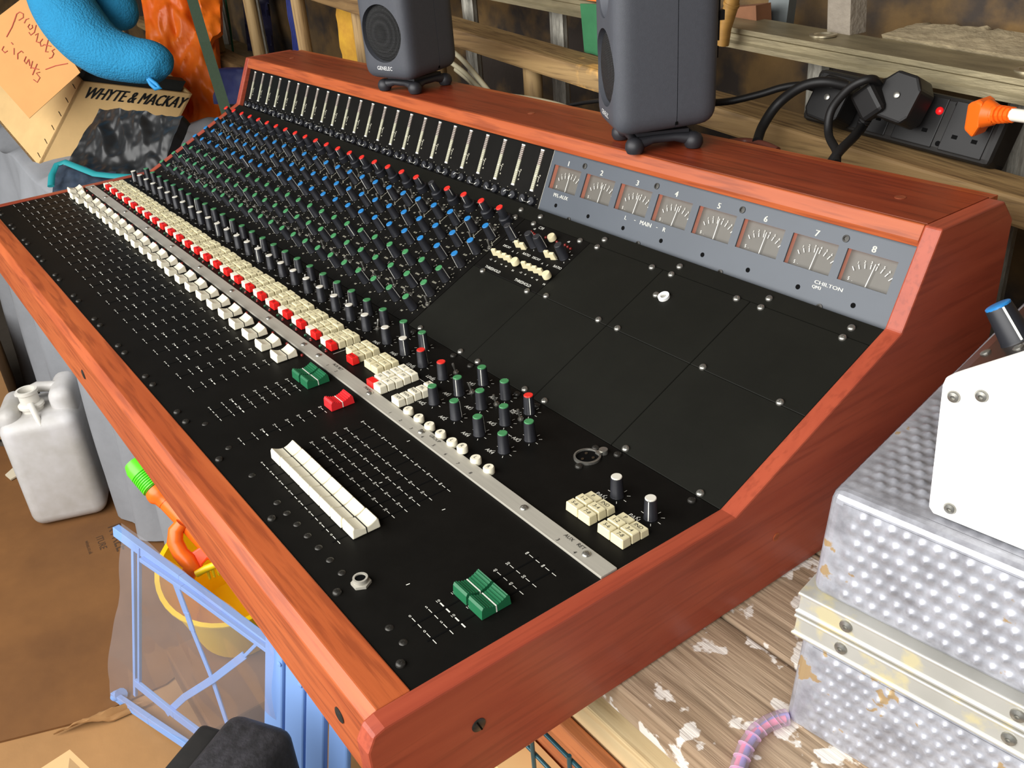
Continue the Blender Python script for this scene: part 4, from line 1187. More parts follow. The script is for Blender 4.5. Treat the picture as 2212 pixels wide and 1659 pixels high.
upv = (CT - CB)
nf = E1.cross(upv).normalized()
if nf.y > 0: nf = -nf
nl = upv.cross(E2).normalized()
if nl.x > 0: nl = -nl
pitch = .0089
inset = upv * 0
parts = [('lower_shell', 0.0, mid0), ('lid_shell', mid1, 1.0)]
for nm, h0, h1 in parts:
    H = upv.length * (h1 - h0)
    core = MB()
    b0, b1 = CB + upv * h0, CB + upv * h1
    cx_ = lambda p, l, d: p + E1 * l + E2 * d
    core.add([b0, cx_(b0, CL, 0), cx_(b0, CL, CDp), cx_(b0, 0, CDp), b1, cx_(b1, CL, 0), cx_(b1, CL, CDp), cx_(b1, 0, CDp)], [(3, 2, 1, 0), (4, 5, 6, 7), (0, 1, 5, 4), (1, 2, 6, 5), (2, 3, 7, 6), (3, 0, 4, 7)])
    sh = obj(nm, core, CASEM, fc, bevel=.008, seg=4)
    o = .010
    ff = dimple_face('x', b0 + E1 * o + upv * (.006 / upv.length) + nf * .0002, E1 * (CL - 2 * o), upv * (h1 - h0) * ((H - .012) / H), int((CL - 2 * o) / pitch), max(3, int((H - .012) / pitch)), nf)
    obj('dimpled_front', ff, CASEM, sh, smooth=True, recalc=False)
    fl = dimple_face('x', b0 + E2 * (CDp - o) + upv * (.006 / upv.length) + nl * .0002, E2 * -(CDp - 2 * o), upv * (h1 - h0) * ((H - .012) / H), int((CDp - 2 * o) / pitch), max(3, int((H - .012) / pitch)), nl, sub=4)
    obj('dimpled_side', fl, CASEM, sh, smooth=True, recalc=False)
    if h1 == 1.0:
        ft = dimple_face('x', b1 + E1 * .004 + E2 * .010 + Vector((0, 0, .0002)), E1 * (CL - .014), E2 * (CDp - .014), int((CL - .014) / pitch), int((CDp - .014) / pitch), Vector((0, 0, 1)), sub=5)
        obj('dimpled_top', ft, CASEM, sh, smooth=True, recalc=False)
b0, b1 = CB + upv * mid0, CB + upv * mid1
hm = (mid0 + mid1) / 2
belt = []
for h0, h1, nm in ((mid0, hm - .004, 'lower_belt'), (hm + .004, mid1, 'upper_belt')):
    q0, q1 = CB + upv * h0, CB + upv * h1
    g = .004; f4 = lambda q, e: [q + E1 * -e + E2 * -e, q + E1 * (CL + e) + E2 * -e, q + E1 * (CL + e) + E2 * (CDp + e), q + E1 * -e + E2 * (CDp + e)]
    m = MB(); lv = [(q0, .005), (q0.lerp(q1, .12), .0055), (q0.lerp(q1, .16), .0038), (q0.lerp(q1, .84), .0038), (q0.lerp(q1, .88), .0055), (q1, .005)]
    V = []
    for q, e in lv: V += f4(q, e)
    F = [(3, 2, 1, 0), tuple(range(len(V) - 4, len(V)))]
    for i in range(len(lv) - 1):
        for k in range(4): F.append((i * 4 + k, i * 4 + (k + 1) % 4, (i + 1) * 4 + (k + 1) % 4, (i + 1) * 4 + k))
    m.add(V, F); bo = obj(nm, m, CASEB, fc, bevel=.0012)
    for s in (.030, .135, .24, .345):
        m = MB(); c = q0.lerp(q1, .5) + E1 * s + nf * .0036 + E2 * 0; m.lathe([(.0046, 0), (.0042, .0012), (.0016, .0020), (.0012, .0008), (.0001, .0008)], 14, c, nf.to_track_quat('Z', 'Y').to_matrix()); obj('rivet', m, CHROME, bo, smooth=40)
m = MB(); q0, q1 = CB + upv * (hm - .008), CB + upv * (hm + .008); m.add(f4(q0, .0015) + f4(q1, .0015), [(3, 2, 1, 0), (4, 5, 6, 7), (0, 1, 5, 4), (1, 2, 6, 5), (2, 3, 7, 6), (3, 0, 4, 7)]); obj('belt_joint', m, M('joint_yellowed', (226, 210, 150), .4), fc)

dv = thing('desktop_unit', 'dark-topped unit with a bright white end plate and blue-capped knob, standing on the flight case', 'audio unit', (.25, .40, .113))
D1 = Vector((math.cos(ea), math.sin(ea), 0)); D2 = Vector((-.17, .985, 0)).normalized(); DO = Vector((.1783, .2595, 0))


def dp(a, z, d=0): return DO + D1 * a + D2 * d + Vector((0, 0, z))


OUT = [(.004, .1125), (.001, .116), (-.0030, .195), (-.0020, .1995), (.0015, .2030), (.0060, .2065), (.100, .2760), (.170, .2760), (.170, .1125)]
WHITE = M('white_painted_steel', (244, 243, 238), .45)
for d, nm in ((0, 'end_plate'), (.253, 'end_plate')):
    m = MB(); m.prism([dp(a, z, d) for a, z in OUT], D2 * .004); ep = obj(nm, m, WHITE, dv, bevel=.0008)
    if d == 0:
        for a, z in ((.0040, .1905), (.0178, .1960), (.0128, .1205)):
            m = MB(); m.lathe([(.0037, 0), (.0037, .0004), (.0029, .0016), (.0013, .0020), (.0011, .0010), (.0001, .0010)], 18, dp(a, z, .0002), (-D2).to_track_quat('Z', 'Y').to_matrix()); obj('cap_screw', m, CHROME, ep, smooth=35)
m = MB(); m.prism([dp(a, z, .0042) for a, z in ((.006, .118), (-.0020, .190), (-.0012, .1985), (.0060, .2052), (.100, .2748), (.168, .2748), (.168, .118))], D2 * .2485); body = obj('chassis', m, M('brown_black_steel', (52, 44, 38), .3, spec=.6, vary=.3, vscale=20), dv)
pn = (dp(.1, .2748) - dp(.006, .2052)).normalized(); nrm = pn.cross(D2).normalized()
if nrm.z < 0: nrm = -nrm
for px, py, kind in ((2197, 735, 'k'), (2129, 762, 's'), (2200, 752, 's')):
    q = on(px, py, dp(.006, .2052), nrm)
    if kind == 's':
        m = MB(); m.lathe([(.0030, 0), (.0030, .0006), (.0018, .0014), (.0001, .0014)], 14, q, nrm.to_track_quat('Z', 'Y').to_matrix()); obj('panel_screw', m, CHROME, dv, smooth=40)
    else:
        Rk = nrm.to_track_quat('Z', 'Y').to_matrix()
        m = MB(); m.lathe([(.0088, 0), (.0085, .001), (.0072, .0200), (.0068, .0208), (.0001, .0208)], 28, q, Rk, flute=.0002); kn = obj('knob', m, KNOB, dv, smooth=35)
        m = MB(); m.lathe([(.0068, .0206), (.0068, .0216), (.0062, .0220), (.0001, .0220)], 24, q, Rk); obj('knob_cap', m, CAPS['blue'], kn, smooth=35)
        tl = (Rk.inverted() @ (CAMP - q)); tl.z = 0; tl.normalize(); sd = Vector((-tl.y, tl.x, 0))
        tl = (tl + sd * .25).normalized(); sd = Vector((-tl.y, tl.x, 0))
        m = MB(); m.prism([q + Rk @ (tl * .0086 + sd * .0006 + Vector((0, 0, .001))), q + Rk @ (tl * .0086 - sd * .0006 + Vector((0, 0, .001))), q + Rk @ (tl * .0072 - sd * .0006 + Vector((0, 0, .0206))), q + Rk @ (tl * .0072 + sd * .0006 + Vector((0, 0, .0206)))], Rk @ (tl * .0003)); obj('pointer', m, PRINT, kn)


# ================================================================== grey dust sheet over the far end of the bench
GREYC = M('grey_dust_sheet', (140, 142, 146), .85, vary=.15, vscale=10, bump=.1, bscale=40)
def fold(x, z): return .030 * math.sin(x * 17 + 1.2 * math.sin(z * 3 + x * 2)) + .02 * math.sin(x * 41 + z * 2)


m = MB()


def curtain(a, c):                       # hangs from the bench edge to the floor
    x = -2.75 + 2.45 * a
    k = c; y = .150 - .05 * k + .13 * min(1, k * 4) * max(0, min(1, (x + 1.35) / .18)); z = BZ - .002 - (BZ - FZ - .02) * k
    y += fold(x, z) * min(1, k * 3)
    w = max(0, min(1, (-1.50 - x) / .25))
    y -= .02 * w * min(1, k * 2 + .3); z += (.03 + .03 * mnoise.noise(Vector((x * 4, 0, 0)))) * w * (1 - k)
    return (x, y, z)


def mound(a, c):                         # lumpy part lying on the bench beyond the console
    x = -2.75 + 1.27 * a; y = .62 - .47 * c
    w = max(0, min(1, (-1.48 - x) / .2)); n_ = mnoise.fractal(Vector((x * 4, y * 4, 0)), 1, 2, 3)
    z = BZ + .006 + (.045 + .05 * n_) * w
    k = max(0, (c - .8) / .2); z = z * (1 - k) + k * curtain((x + 2.75) / 2.45, 0)[2]; y = y * (1 - k) + k * curtain((x + 2.75) / 2.45, 0)[1]
    return (x, y, z)


m.grid(curtain, 150, 40, (0, .004, -.001))
m.grid(mound, 60, 30, (0, 0, -.004))
tag(obj('dust_sheet', m, GREYC, smooth=70), 'grey fabric sheet draped over the far end of the bench and hanging to the floor', 'fabric sheet')

# ================================================================== whisky carton with its contents
CARTON = M('pale_carton', (212, 176, 120), .8, vary=.12, vscale=20)
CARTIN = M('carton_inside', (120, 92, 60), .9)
RT = at(177, 176, 2.15); RB_ = at(82, 362, 2.15)
e1 = (RT - RB_); Lr = e1.length; e1n = e1.normalized()
e2 = at(415, 203, 2.27) - RT; e2n = e2.normalized()
e3 = at(-60, 196, 2.33) - RB_; e3n = e3.normalized(); D3 = e3.length
box = thing('whisky_carton', 'tipped pale cardboard whisky carton lettered in black, resting on the dust sheet', 'carton', RB_)
tk = .005
m = MB(); m.prism([RB_, RB_ + e2, RB_ + e2 + e1, RB_ + e1], e3n * tk); w1 = obj('right_wall', m, CARTON, box)
m = MB(); m.prism([RB_, RB_ + e3n * D3, RB_ + e3n * D3 + e1, RB_ + e1], e2n * tk); w2 = obj('left_wall', m, CARTON, box)
m = MB(); m.prism([RB_ + e3n * D3, RB_ + e3n * D3 + e2, RB_ + e3n * D3 + e2 + e1, RB_ + e3n * D3 + e1], e3n * -tk); obj('far_wall', m, CARTON, box)
m = MB(); m.prism([RB_ + e2, RB_ + e2 + e3n * D3, RB_ + e2 + e3n * D3 + e1, RB_ + e2 + e1], e2n * -tk); obj('end_wall', m, CARTON, box)
m = MB(); m.prism([RB_, RB_ + e2, RB_ + e2 + e3n * D3, RB_ + e3n * D3], e1n * tk); obj('bottom', m, CARTIN, box)
nr = e2n.cross(e1n)
if nr.dot(CAMP - RT) < 0: nr = -nr
m = MB(); sz = Lr * .135
cpos = RT + e2 * .53 - e1n * (sz * .85) + nr * .001
d_ = TEXT['WHYTE & MACKAY']; wtx = (d_[3] - d_[2]) * sz / .72; sx_ = e2.length * .90 / wtx
m.text('WHYTE & MACKAY', cpos, e2n * sx_ + e1n * 0, e1n + e2n * .18, sz)
for q_ in (.0012, -.0012): m.text('WHYTE & MACKAY', cpos + e2n * q_, e2n * sx_, e1n + e2n * .18, sz)
obj('carton_lettering', m, INK, w1, recalc=False)
nl_ = e3n.cross(e1n)
if nl_.dot(CAMP - RT) < 0: nl_ = -nl_
m = MB()
for i in range(6):
    q = RB_ + e1 * (.10 + .16 * i) + e3n * .018 + nl_ * .0008
    m.box(q, (.018, .0012, .0012), Quaternion((0, 1, 0), .5).to_matrix())
obj('staple', m, M('staple_steel', (90, 84, 72), .4, metal=.8), w2)
# contents edge: dark packet and a printed booklet standing just inside the right wall
m = MB(); q = RT + e3n * .02 - e1n * .05 + e2 * .04; m.prism([q, q + e2 * .90, q + e2 * .90 + e1n * .072, q + e1n * .078], e3n * .02)
pk = obj('packet', m, M('dark_packet', (30, 34, 32), .5, vary=.3, vscale=40)); tag(pk, 'dark printed packet standing inside the whisky carton', 'packet')
m = MB(); m.text('HECKER', q + e2 * .48 + e1n * .062 + nr * .0012 - e3n * 0, e2n, e1n, .016); obj('packet_lettering', m, PRINT, pk, recalc=False)
# note taped over the carton, handwriting in red ink
NOTE = M('manila_note', (206, 150, 88), .75, vary=.08, vscale=14)
c4 = [at(-8, 40, 2.06), at(60, -12, 2.06), at(174, 157, 2.06), at(64, 256, 2.06), at(-8, 175, 2.06)]
nn_ = (c4[1] - c4[0]).cross(c4[3] - c4[0]).normalized()
if nn_.dot(CAMP - c4[0]) < 0: nn_ = -nn_
m = MB(); m.prism(c4, nn_ * .0015); note = obj('paper_note', m, NOTE)
tag(note, 'buff paper note with red handwriting stuck over the whisky carton', 'note')
m = MB()


def stroke(pts, w=.0022):
    P = [on(x, y, c4[2] + nn_ * .0022, nn_) for x, y in pts]
    m.tube(P, w / 2, 5)


PR = lambda o, L: [(o[0] + x, o[1] + y) for x, y in L]
for L in ([(30, 48), (36, 30), (42, 26), (50, 30), (50, 38), (40, 44)], [(36, 30), (26, 58), (14, 80)], [(52, 50), (56, 42), (62, 40)], [(64, 52), (60, 58), (64, 64), (70, 60), (69, 54)], [(78, 54), (74, 70), (66, 76), (62, 70)], [(80, 47), (81, 48)],
          [(76, 76), (82, 72), (80, 82), (78, 90), (84, 92)], [(92, 84), (86, 92), (88, 100), (94, 98)], [(104, 86), (100, 102), (98, 112), (104, 112)], [(94, 96), (110, 100)], [(118, 106), (112, 110), (116, 116), (112, 124), (106, 126)], [(98, 150), (120, 142), (146, 137)],
          [(8, 100), (4, 108), (10, 114), (16, 110)], [(24, 92), (28, 96)], [(30, 104), (30, 118)], [(38, 128), (38, 116), (46, 110), (50, 114)], [(56, 122), (52, 132), (56, 138), (62, 128)], [(62, 128), (64, 142)], [(70, 132), (66, 148)], [(80, 138), (74, 152), (70, 162)], [(68, 146), (84, 150)], [(86, 156), (78, 158), (86, 168), (80, 178), (72, 172)]):
    stroke(L)
obj('handwriting', m, M('red_ink', (186, 84, 66), .7), note, smooth=60)

# ================================================================== blue plush, bags, strap
PLUSH = M('blue_plush', (38, 140, 188), .9, vary=.15, vscale=30, bump=.5, bscale=220)
pl = thing('plush_toy', 'bright blue plush toy limb lolling out of the whisky carton', 'plush toy', at(250, 150, 2.08))


def smooth_tube(pts, mat, parent, name, sub=1, n=16):
    Q = []; Rr = []
    for i in range(len(pts) - 1):
        a, b_, c_, d_ = [pts[min(max(i + k, 0), len(pts) - 1)] for k in (-1, 0, 1, 2)]
        for k in range(6):
            t = k / 6
            def cr(p, q, r_, s): return .5 * ((2 * q) + (r_ - p) * t + (2 * p - 5 * q + 4 * r_ - s) * t * t + (3 * q - p - 3 * r_ + s) * t ** 3)
            Q.append(at(cr(a[0], b_[0], c_[0], d_[0]), cr(a[1], b_[1], c_[1], d_[1]), cr(a[2], b_[2], c_[2], d_[2]))); Rr.append(cr(a[3], b_[3], c_[3], d_[3]))
    Q.append(at(*pts[-1][:3])); Rr.append(pts[-1][3])
    m = MB(); m.tube(Q, Rr, n); return obj(name, m, mat, parent, smooth=70)


smooth_tube([(110, -70, 2.02, .060), (130, 0, 2.02, .066), (170, 62, 2.02, .066), (222, 108, 2.02, .058), (280, 128, 2.02, .050), (325, 134, 2.02, .046), (352, 140, 2.02, .036), (366, 146, 2.02, .018), (371, 148, 2.02, .004)], PLUSH, pl, 'limb')
smooth_tube([(190, -60, 2.12, .058), (225, -5, 2.12, .056), (262, 26, 2.12, .046), (284, 42, 2.12, .026), (292, 47, 2.12, .005)], PLUSH, pl, 'limb')
m = MB(); m.tube([at(u_, v_, 2.0) for u_, v_ in ((322, 170), (338, 182), (346, 190), (336, 192), (326, 182), (320, 171))], .0045, 8); obj('hanging_loop', m, M('blue_loop', (40, 140, 200), .6), pl, smooth=60)


def crumple(name, corners, mat, lab, cat, amp=.03, sc=9, nu=26, nv=30, th=.02, seed=0, zs=.6):
    P = [at(*c) for c in corners]; n = (P[1] - P[0]).cross(P[3] - P[0]).normalized()
    if n.dot(CAMP - P[0]) < 0: n = -n
    m = MB()

    def fn(a, c):
        p = P[0].lerp(P[1], a).lerp(P[3].lerp(P[2], a), c)
        e = min(a, 1 - a, c, 1 - c)
        w = mnoise.fractal(Vector((p.x * sc + seed, p.y * sc, p.z * sc * zs)), .9, 2.1, 4)
        rdg = abs(mnoise.noise(Vector((p.x * sc * 2 + seed, p.y * sc * 2, p.z * sc * zs))))
        return p + n * (amp * (w - rdg * .8) + .05 * math.sin(PI * a) * amp * 20 * .3) + ((P[1] - P[0]) * .04 * w if e < .04 else Vector((0, 0, 0)))
    m.grid(fn, nu, nv, n * -th)
    return tag(obj(name, m, mat, smooth=50), lab, cat)


crumple('orange_bag', [(300, -25, 2.46), (452, -25, 2.46), (485, 345, 2.38), (345, 330, 2.38)], M('orange_polythene', (246, 124, 30), .42, vary=.3, vscale=8, rgb2=(222, 92, 16)), 'crumpled orange polythene bag behind the whisky carton', 'bag', .036, 11, 44, 50, .04, 0, .22)
crumple('orange_wrapper', [(395, -30, 2.4), (468, -30, 2.4), (478, 70, 2.4), (440, 105, 2.4)], bpy.data.materials['orange_polythene'], 'loose corner of orange polythene beside the dark green strap', 'bag', .03, 12, 12, 14, .02, 4)
crumple('black_bag', [(205, 224, 2.0), (400, 262, 1.94), (330, 402, 1.90), (120, 396, 1.95)], M('black_polythene', (36, 37, 38), .38, spec=.5, vary=.3, vscale=10), 'shiny black plastic bag slumped in front of the whisky carton', 'bag', .024, 9, 60, 50, .03, 2)
crumple('teal_edged_bag', [(120, 352, 1.93), (250, 372, 1.90), (260, 420, 1.84), (112, 420, 1.88)], M('dark_mesh', (48, 62, 80), .7, vary=.5, vscale=60), 'dark mesh bag with teal binding tucked beside the end of the console', 'bag', .010, 14, 20, 14, .02, 5)
tb = bpy.data.objects['teal_edged_bag']
m = MB(); m.tube([at(u_, v_, dd) for u_, v_, dd in ((110, 402, 1.86), (112, 378, 1.88), (122, 356, 1.90), (140, 350, 1.90), (170, 362, 1.89), (205, 376, 1.87), (240, 380, 1.86), (290, 382, 1.85))], .007, 8, flat=.5); obj('binding', m, M('teal_binding', (20, 130, 136), .7), tb, smooth=60)
m = MB(); p0, p1, p2 = at(392, -40, 2.0), at(430, 90, 2.0), at(483, 262, 1.98)
wv = (ray(404, 0) - ray(380, 0)) * 1.0
for a_, b_ in ((p0, p1), (p1, p2)):
    m.prism([a_, a_ + wv * 2, b_ + wv * 2, b_], ray(400, 100) * .004)
tag(obj('green_strap', m, M('dark_green_webbing', (38, 56, 36), .8, vary=.2, vscale=200)), 'dark green webbing strap stretched in front of the orange bag', 'strap')
m = MB(); bb = bumpy(.015, 10, 2)
m.grid(lambda a, c: at(462 + 75 * a, 150 + 75 * c, 2.15 - .08 * a) + Vector((0, bb(a, c), 0)), 10, 8, (0, .03, 0)); tag(obj('navy_sack', m, M('navy_sack', (22, 28, 70), .6, vary=.3, vscale=14), smooth=60), 'dark blue sack behind the far end of the console', 'sack')

# ================================================================== floor: cardboard, jerrycan, carton
CARD = M('brown_cardboard', (126, 84, 42), .85, vary=.28, vscale=4, rgb2=(102, 66, 32), bump=.08, bscale=30)
CARD2 = M('light_cardboard', (164, 122, 76), .85, vary=.2, vscale=5, bump=.1, bscale=40)


def card(name, pts, z, mat, lab, th=.004, curl=0):
    P = [onz(u_, v_, z) for u_, v_ in pts]
    m = MB(); m.prism(P, (0, 0, th)); return tag(obj(name, m, mat), lab, 'cardboard')


s1 = card('cardboard_sheet', [(-60, 960), (330, 1000), (640, 1260), (360, 1480), (180, 1560), (-60, 1620)], FZ + .006, CARD, 'large flattened brown cardboard sheet on the floor around the jerrycan')
s2 = card('cardboard_sheet', [(-60, 1600), (300, 1470), (760, 1300), (900, 1700), (-60, 1760)], FZ + .0015, CARD2, 'lighter torn cardboard sheet on the floor under the blue chair')
m = MB(); zp = FZ + .0106
ux = (onz(270, 1198, zp) - onz(240, 1122, zp)).normalized(); uy = Vector((-ux.y, ux.x, 0))
for st_, px, py, sz_ in (('RTREE', 256, 1160, .030), ('ITURE', 219, 1172, .016), ('wines.co.uk', 192, 1182, .009)):
    m.text(st_, onz(px, py, zp), ux, uy, sz_)
obj('print', m, M('carton_ink', (74, 52, 34), .8), s1, recalc=False)
# torn pieces and scraps
m = MB(); bb = bumpy(.01, 30, 3)
m.grid(lambda a, c: onz(205 + 130 * a - 90 * c, 1545 + 40 * c - 30 * a, FZ + .012) + Vector((0, 0, .012 * math.sin(PI * a) + bb(a, c))), 12, 6, (0, 0, -.003)); tag(obj('torn_cardboard', m, CARD2, smooth=50), 'torn curling strip of cardboard beside the blue chair foot', 'cardboard')
m = MB(); m.prism([at(75, 1672, 1.28), at(152, 1622, 1.32), at(205, 1672, 1.28), at(140, 1720, 1.22)], (0, 0, .003)); sc_ = obj('carton_flap', m, M('cream_card', (216, 176, 124), .8)); tag(sc_, 'pale cardboard flap poking up at the bottom edge', 'cardboard')
m = MB(); m.prism([onz(u_, v_, FZ + .0125) for u_, v_ in ((12, 1028), (30, 1012), (45, 1008), (48, 1022), (38, 1030), (24, 1038))], (0, 0, .004)); tag(obj('paper_scrap', m, M('scrap_paper', (212, 200, 174), .8)), 'small crumpled scrap of pale paper on the cardboard', 'paper')
# brown carton at the left edge
q0 = onz(52, 935, FZ + .011); m = MB(); hgt = .26
P = [q0, q0 + Vector((-.05, -.34, 0)), q0 + Vector((-.42, -.30, 0)), q0 + Vector((-.38, .05, 0))]
cb = thing('brown_carton', 'plain brown cardboard carton standing left of the jerrycan', 'carton', q0)
for i in range(4):
    a_, b_ = P[i], P[(i + 1) % 4]; inn = ((P[0] + P[2]) / 2 - (a_ + b_) / 2).normalized()
    mm = MB(); mm.prism([a_, b_, b_ + Vector((0, 0, hgt)), a_ + Vector((0, 0, hgt))], inn * .005); obj('side', mm, CARD2, cb)
mm = MB(); mm.prism([p + Vector((0, 0, hgt)) for p in P], (0, 0, .005)); obj('lid', mm, CARD2, cb)
# jerrycan
JM = M('milky_polythene', (206, 204, 204), .42, spec=.5, sss=.0, vary=.22, vscale=9, rgb2=(176, 172, 164))
jx = Vector((.345, .938, 0)); jy = Vector((-.938, .345, 0)); jo = Vector((-1.815, -.008, FZ + .0105))
jc = thing('jerrycan', 'white plastic jerrycan with an open spout standing on the cardboard', 'jerrycan', jo)
JR = Matrix((jx, jy, Vector((0, 0, 1)))).transposed()
JW, JD, JH = .172, .17, .285


def rounded(c, d, rad, name, mat, parent, seg=5):
    bm = bmesh.new(); bmesh.ops.create_cube(bm, size=1)
    for v in bm.verts: v.co = Vector((v.co.x * d[0], v.co.y * d[1], v.co.z * d[2]))
    bmesh.ops.bevel(bm, geom=bm.edges[:], offset=rad, segments=seg, profile=.5, affect='EDGES')
    for v in bm.verts: v.co = jo + JR @ (v.co + Vector(c))
    me = bpy.data.meshes.new(name); bm.to_mesh(me); bm.free(); me.polygons.foreach_set('use_smooth', [True] * len(me.polygons)); me.set_sharp_from_angle(angle=math.radians(50))
    return place(name, me, mat, parent)


bm = bmesh.new(); bmesh.ops.create_cube(bm, size=1)
body_o = rounded((0, 0, JH / 2), (JW, JD, JH), .030, 'body', JM, jc)
rounded((.056, .02, JH + .002), (.056, JD * .74, .085), .024, 'shoulder', JM, jc)
rounded((-.060, .0, JH - .006), (.050, JD * .8, .060), .024, 'shoulder', JM, jc)
m = MB(); jb = jo + JR @ Vector((-.012, -.018, JH - .01)); m.lathe([(.024, 0), (.024, .018), (.0285, .020), (.0285, .026), (.021, .030), (.021, .052), (.0235, .054), (.0235, .062), (.0185, .062), (.0180, .035)], 28, jb, close=False); obj('spout', m, M('spout_plastic', (222, 218, 208), .4), jc, smooth=40)
m = MB(); m.tube([jo + JR @ Vector(p) for p in ((-.006, -.045, JH + .028), (.000, -.060, JH + .016), (.006, -.072, JH - .004), (.010, -.080, JH - .016))], [.007, .0065, .006, .003], 8, flat=.5); obj('cap_strap', m, bpy.data.materials['spout_plastic'], jc, smooth=50)
m = MB(); m.tube([jo + JR @ Vector(p) for p in ((.045, .02, JH + .03), (.0, .035, JH + .03), (-.05, .03, JH + .015))], .013, 12); obj('handle', m, JM, jc, smooth=50)

# ================================================================== blue folding chair wrapped in film, bucket and beach toys
BLUE = M('pale_blue_paint', (128, 164, 222), .4, spec=.5)
g0, g1 = onz(262, 1505, FZ + .016), onz(440, 1630, FZ + .016); g2 = at(290, 1160, 1.50)
pn_ = (g1 - g0).cross(g2 - g0).normalized()
if pn_.dot(CAMP - g0) < 0: pn_ = -pn_
ch_ = thing('folding_chair', 'pale blue metal folding chair leaning under the front rail, wrapped in clear film', 'chair', g0)


def cp(u_, v_, off=0): return on(u_, v_, g0 + pn_ * off, pn_)


def bar(name, pts, wpx, th=.006, off=0):
    """flat bar through pixel points on the chair's plane, width given once in pixels at its start"""
    P = [cp(*p, off) for p in pts]; w = wpx * (P[0] - CAMP).dot(CAMR.col[1]) / FPX
    m = MB()
    for i in range(len(P) - 1):
        t = (P[i + 1] - P[i]).normalized(); s = t.cross(pn_).normalized() * (w / 2)
        m.prism([P[i] - s, P[i] + s, P[i + 1] + s, P[i + 1] - s], pn_ * th)
    return obj(name, m, BLUE, ch_, bevel=.0008)


bar('top_rail', [(258, 1142), (400, 1246), (592, 1390)], 24, .012)
bar('seat_rail', [(310, 1205), (400, 1266), (600, 1412)], 10, .008, .012)
bar('post', [(292, 1165), (296, 1500)], 9); bar('post', [(305, 1180), (305, 1478)], 7, .006, .008)
bar('brace', [(372, 1235), (405, 1325)], 20, .003, .003); bar('brace', [(405, 1322), (418, 1362)], 18, .003, .004); bar('brace', [(416, 1356), (462, 1470), (492, 1560), (505, 1605)], 14, .003, .003)
bar('brace', [(562, 1384), (528, 1418)], 8, .003, .007); bar('brace', [(530, 1414), (462, 1466), (400, 1505), (362, 1540)], 18, .003, .007)
bar('bottom_rail', [(250, 1498), (330, 1552), (425, 1615)], 18, .010); bar('bottom_rail', [(296, 1472), (380, 1540), (450, 1592)], 20, .006, .010)
m = MB(); m.rod(cp(252, 1505) - Vector((0, 0, 0)), cp(262, 1500), .012, n=12); obj('foot', m, BLUE, ch_, smooth=40)
for i, (xa, xb, y0_) in enumerate(((584, 622, 1395), (628, 668, 1440), (673, 712, 1490), (722, 762, 1550))):
    P = [cp(xa, y0_ - 60, .02), cp(xb, y0_ - 30, .02), cp(xb - 4, 1760, .02), cp(xa - 6, 1760, .02)]
    m = MB(); m.prism(P, pn_ * .010); sl_ = obj('seat_slat', m, BLUE, ch_, bevel=.003)
    q = cp((xa + xb) / 2, y0_ + 40, .031); m = MB(); m.lathe([(.004, 0), (.0036, .001), (.0001, .0016)], 12, q, pn_.to_track_quat('Z', 'Y').to_matrix()); obj('rivet', m, BLUE, sl_, smooth=50)
m = MB(); P = [cp(262, 1130, .028), cp(598, 1385, .028), cp(600, 1720, .028), cp(240, 1500, .028)]
m.grid(lambda a, c: P[0].lerp(P[1], a).lerp(P[3].lerp(P[2], a), c) + pn_ * (.012 * mnoise.fractal(Vector((a * 2.2 + 1.5 * c, c * 2 - a * 1.5, 1)), 1, 2, 2) + .004 * abs(math.sin(7 * (a - c)))), 60, 60)
tag(obj('clear_film', m, FILM, smooth=True, recalc=False), 'clear plastic film wrapped round the blue folding chair', 'plastic film')
YEL = M('yellow_plastic', (250, 206, 20), .35, spec=.5)
bc = at(486, 1222, 1.60); bh = .19
bk_ = thing('yellow_bucket', 'yellow toy bucket standing behind the blue folding chair', 'bucket', (bc.x, bc.y, bc.z - bh))
RBK = Quaternion(Vector((CAMP - bc).x * Vector((0, 1, 0)) - (CAMP - bc).y * Vector((1, 0, 0))).normalized(), .38).to_matrix(); bb0 = bc - RBK @ Vector((0, 0, bh))
m = MB(); m.lathe([(.080, 0), (.110, bh - .006), (.116, bh - .004), (.116, bh), (.108, bh), (.077, .004), (.0001, .004)], 40, bb0, RBK, close=False); obj('shell', m, YEL, bk_, smooth=40)
m = MB(); m.tube([bc + RBK @ Vector((.113 * math.cos(a), .113 * math.sin(a), .006 + .01 * math.sin(a * 2))) for a in [x * .2 for x in range(4, 18)]], .004, 8); obj('handle', m, YEL, bk_, smooth=50)
m = MB(); m.box2((bc.x - .12, bc.y - .12, FZ + .0105), (bc.x + .12, bc.y + .10, bb0.z - .035)); sup = obj('floor_crate', m, CARD, bevel=.004); tag(sup, 'brown carton on the floor under the yellow bucket', 'carton')
ty = thing('toy_spade', 'orange plastic toy with a ribbed green handle standing in the yellow bucket', 'toy', at(470, 1240, 1.78))
h0_, h1_ = at(284, 996, 1.52), at(336, 1056, 1.51); hv = h1_ - h0_
m = MB(); prf = [(.004, 0), (.015, .004), (.0195, .016), (.0195, .026)]
L_ = hv.length
for i in range(8): prf += [(.0200, .028 + i * (L_ - .03) / 8), (.0200, .028 + (i + .55) * (L_ - .03) / 8), (.0165, .028 + (i + .7) * (L_ - .03) / 8), (.0165, .028 + (i + .95) * (L_ - .03) / 8)]
m.lathe(prf, 20, h0_, hv.to_track_quat('Z', 'Y').to_matrix()); obj('grip', m, M('lime_plastic', (96, 222, 44), .35), ty, smooth=40)
ORP = M('orange_toy_plastic', (250, 110, 26), .35); RDP = M('red_orange_plastic', (242, 76, 24), .35)
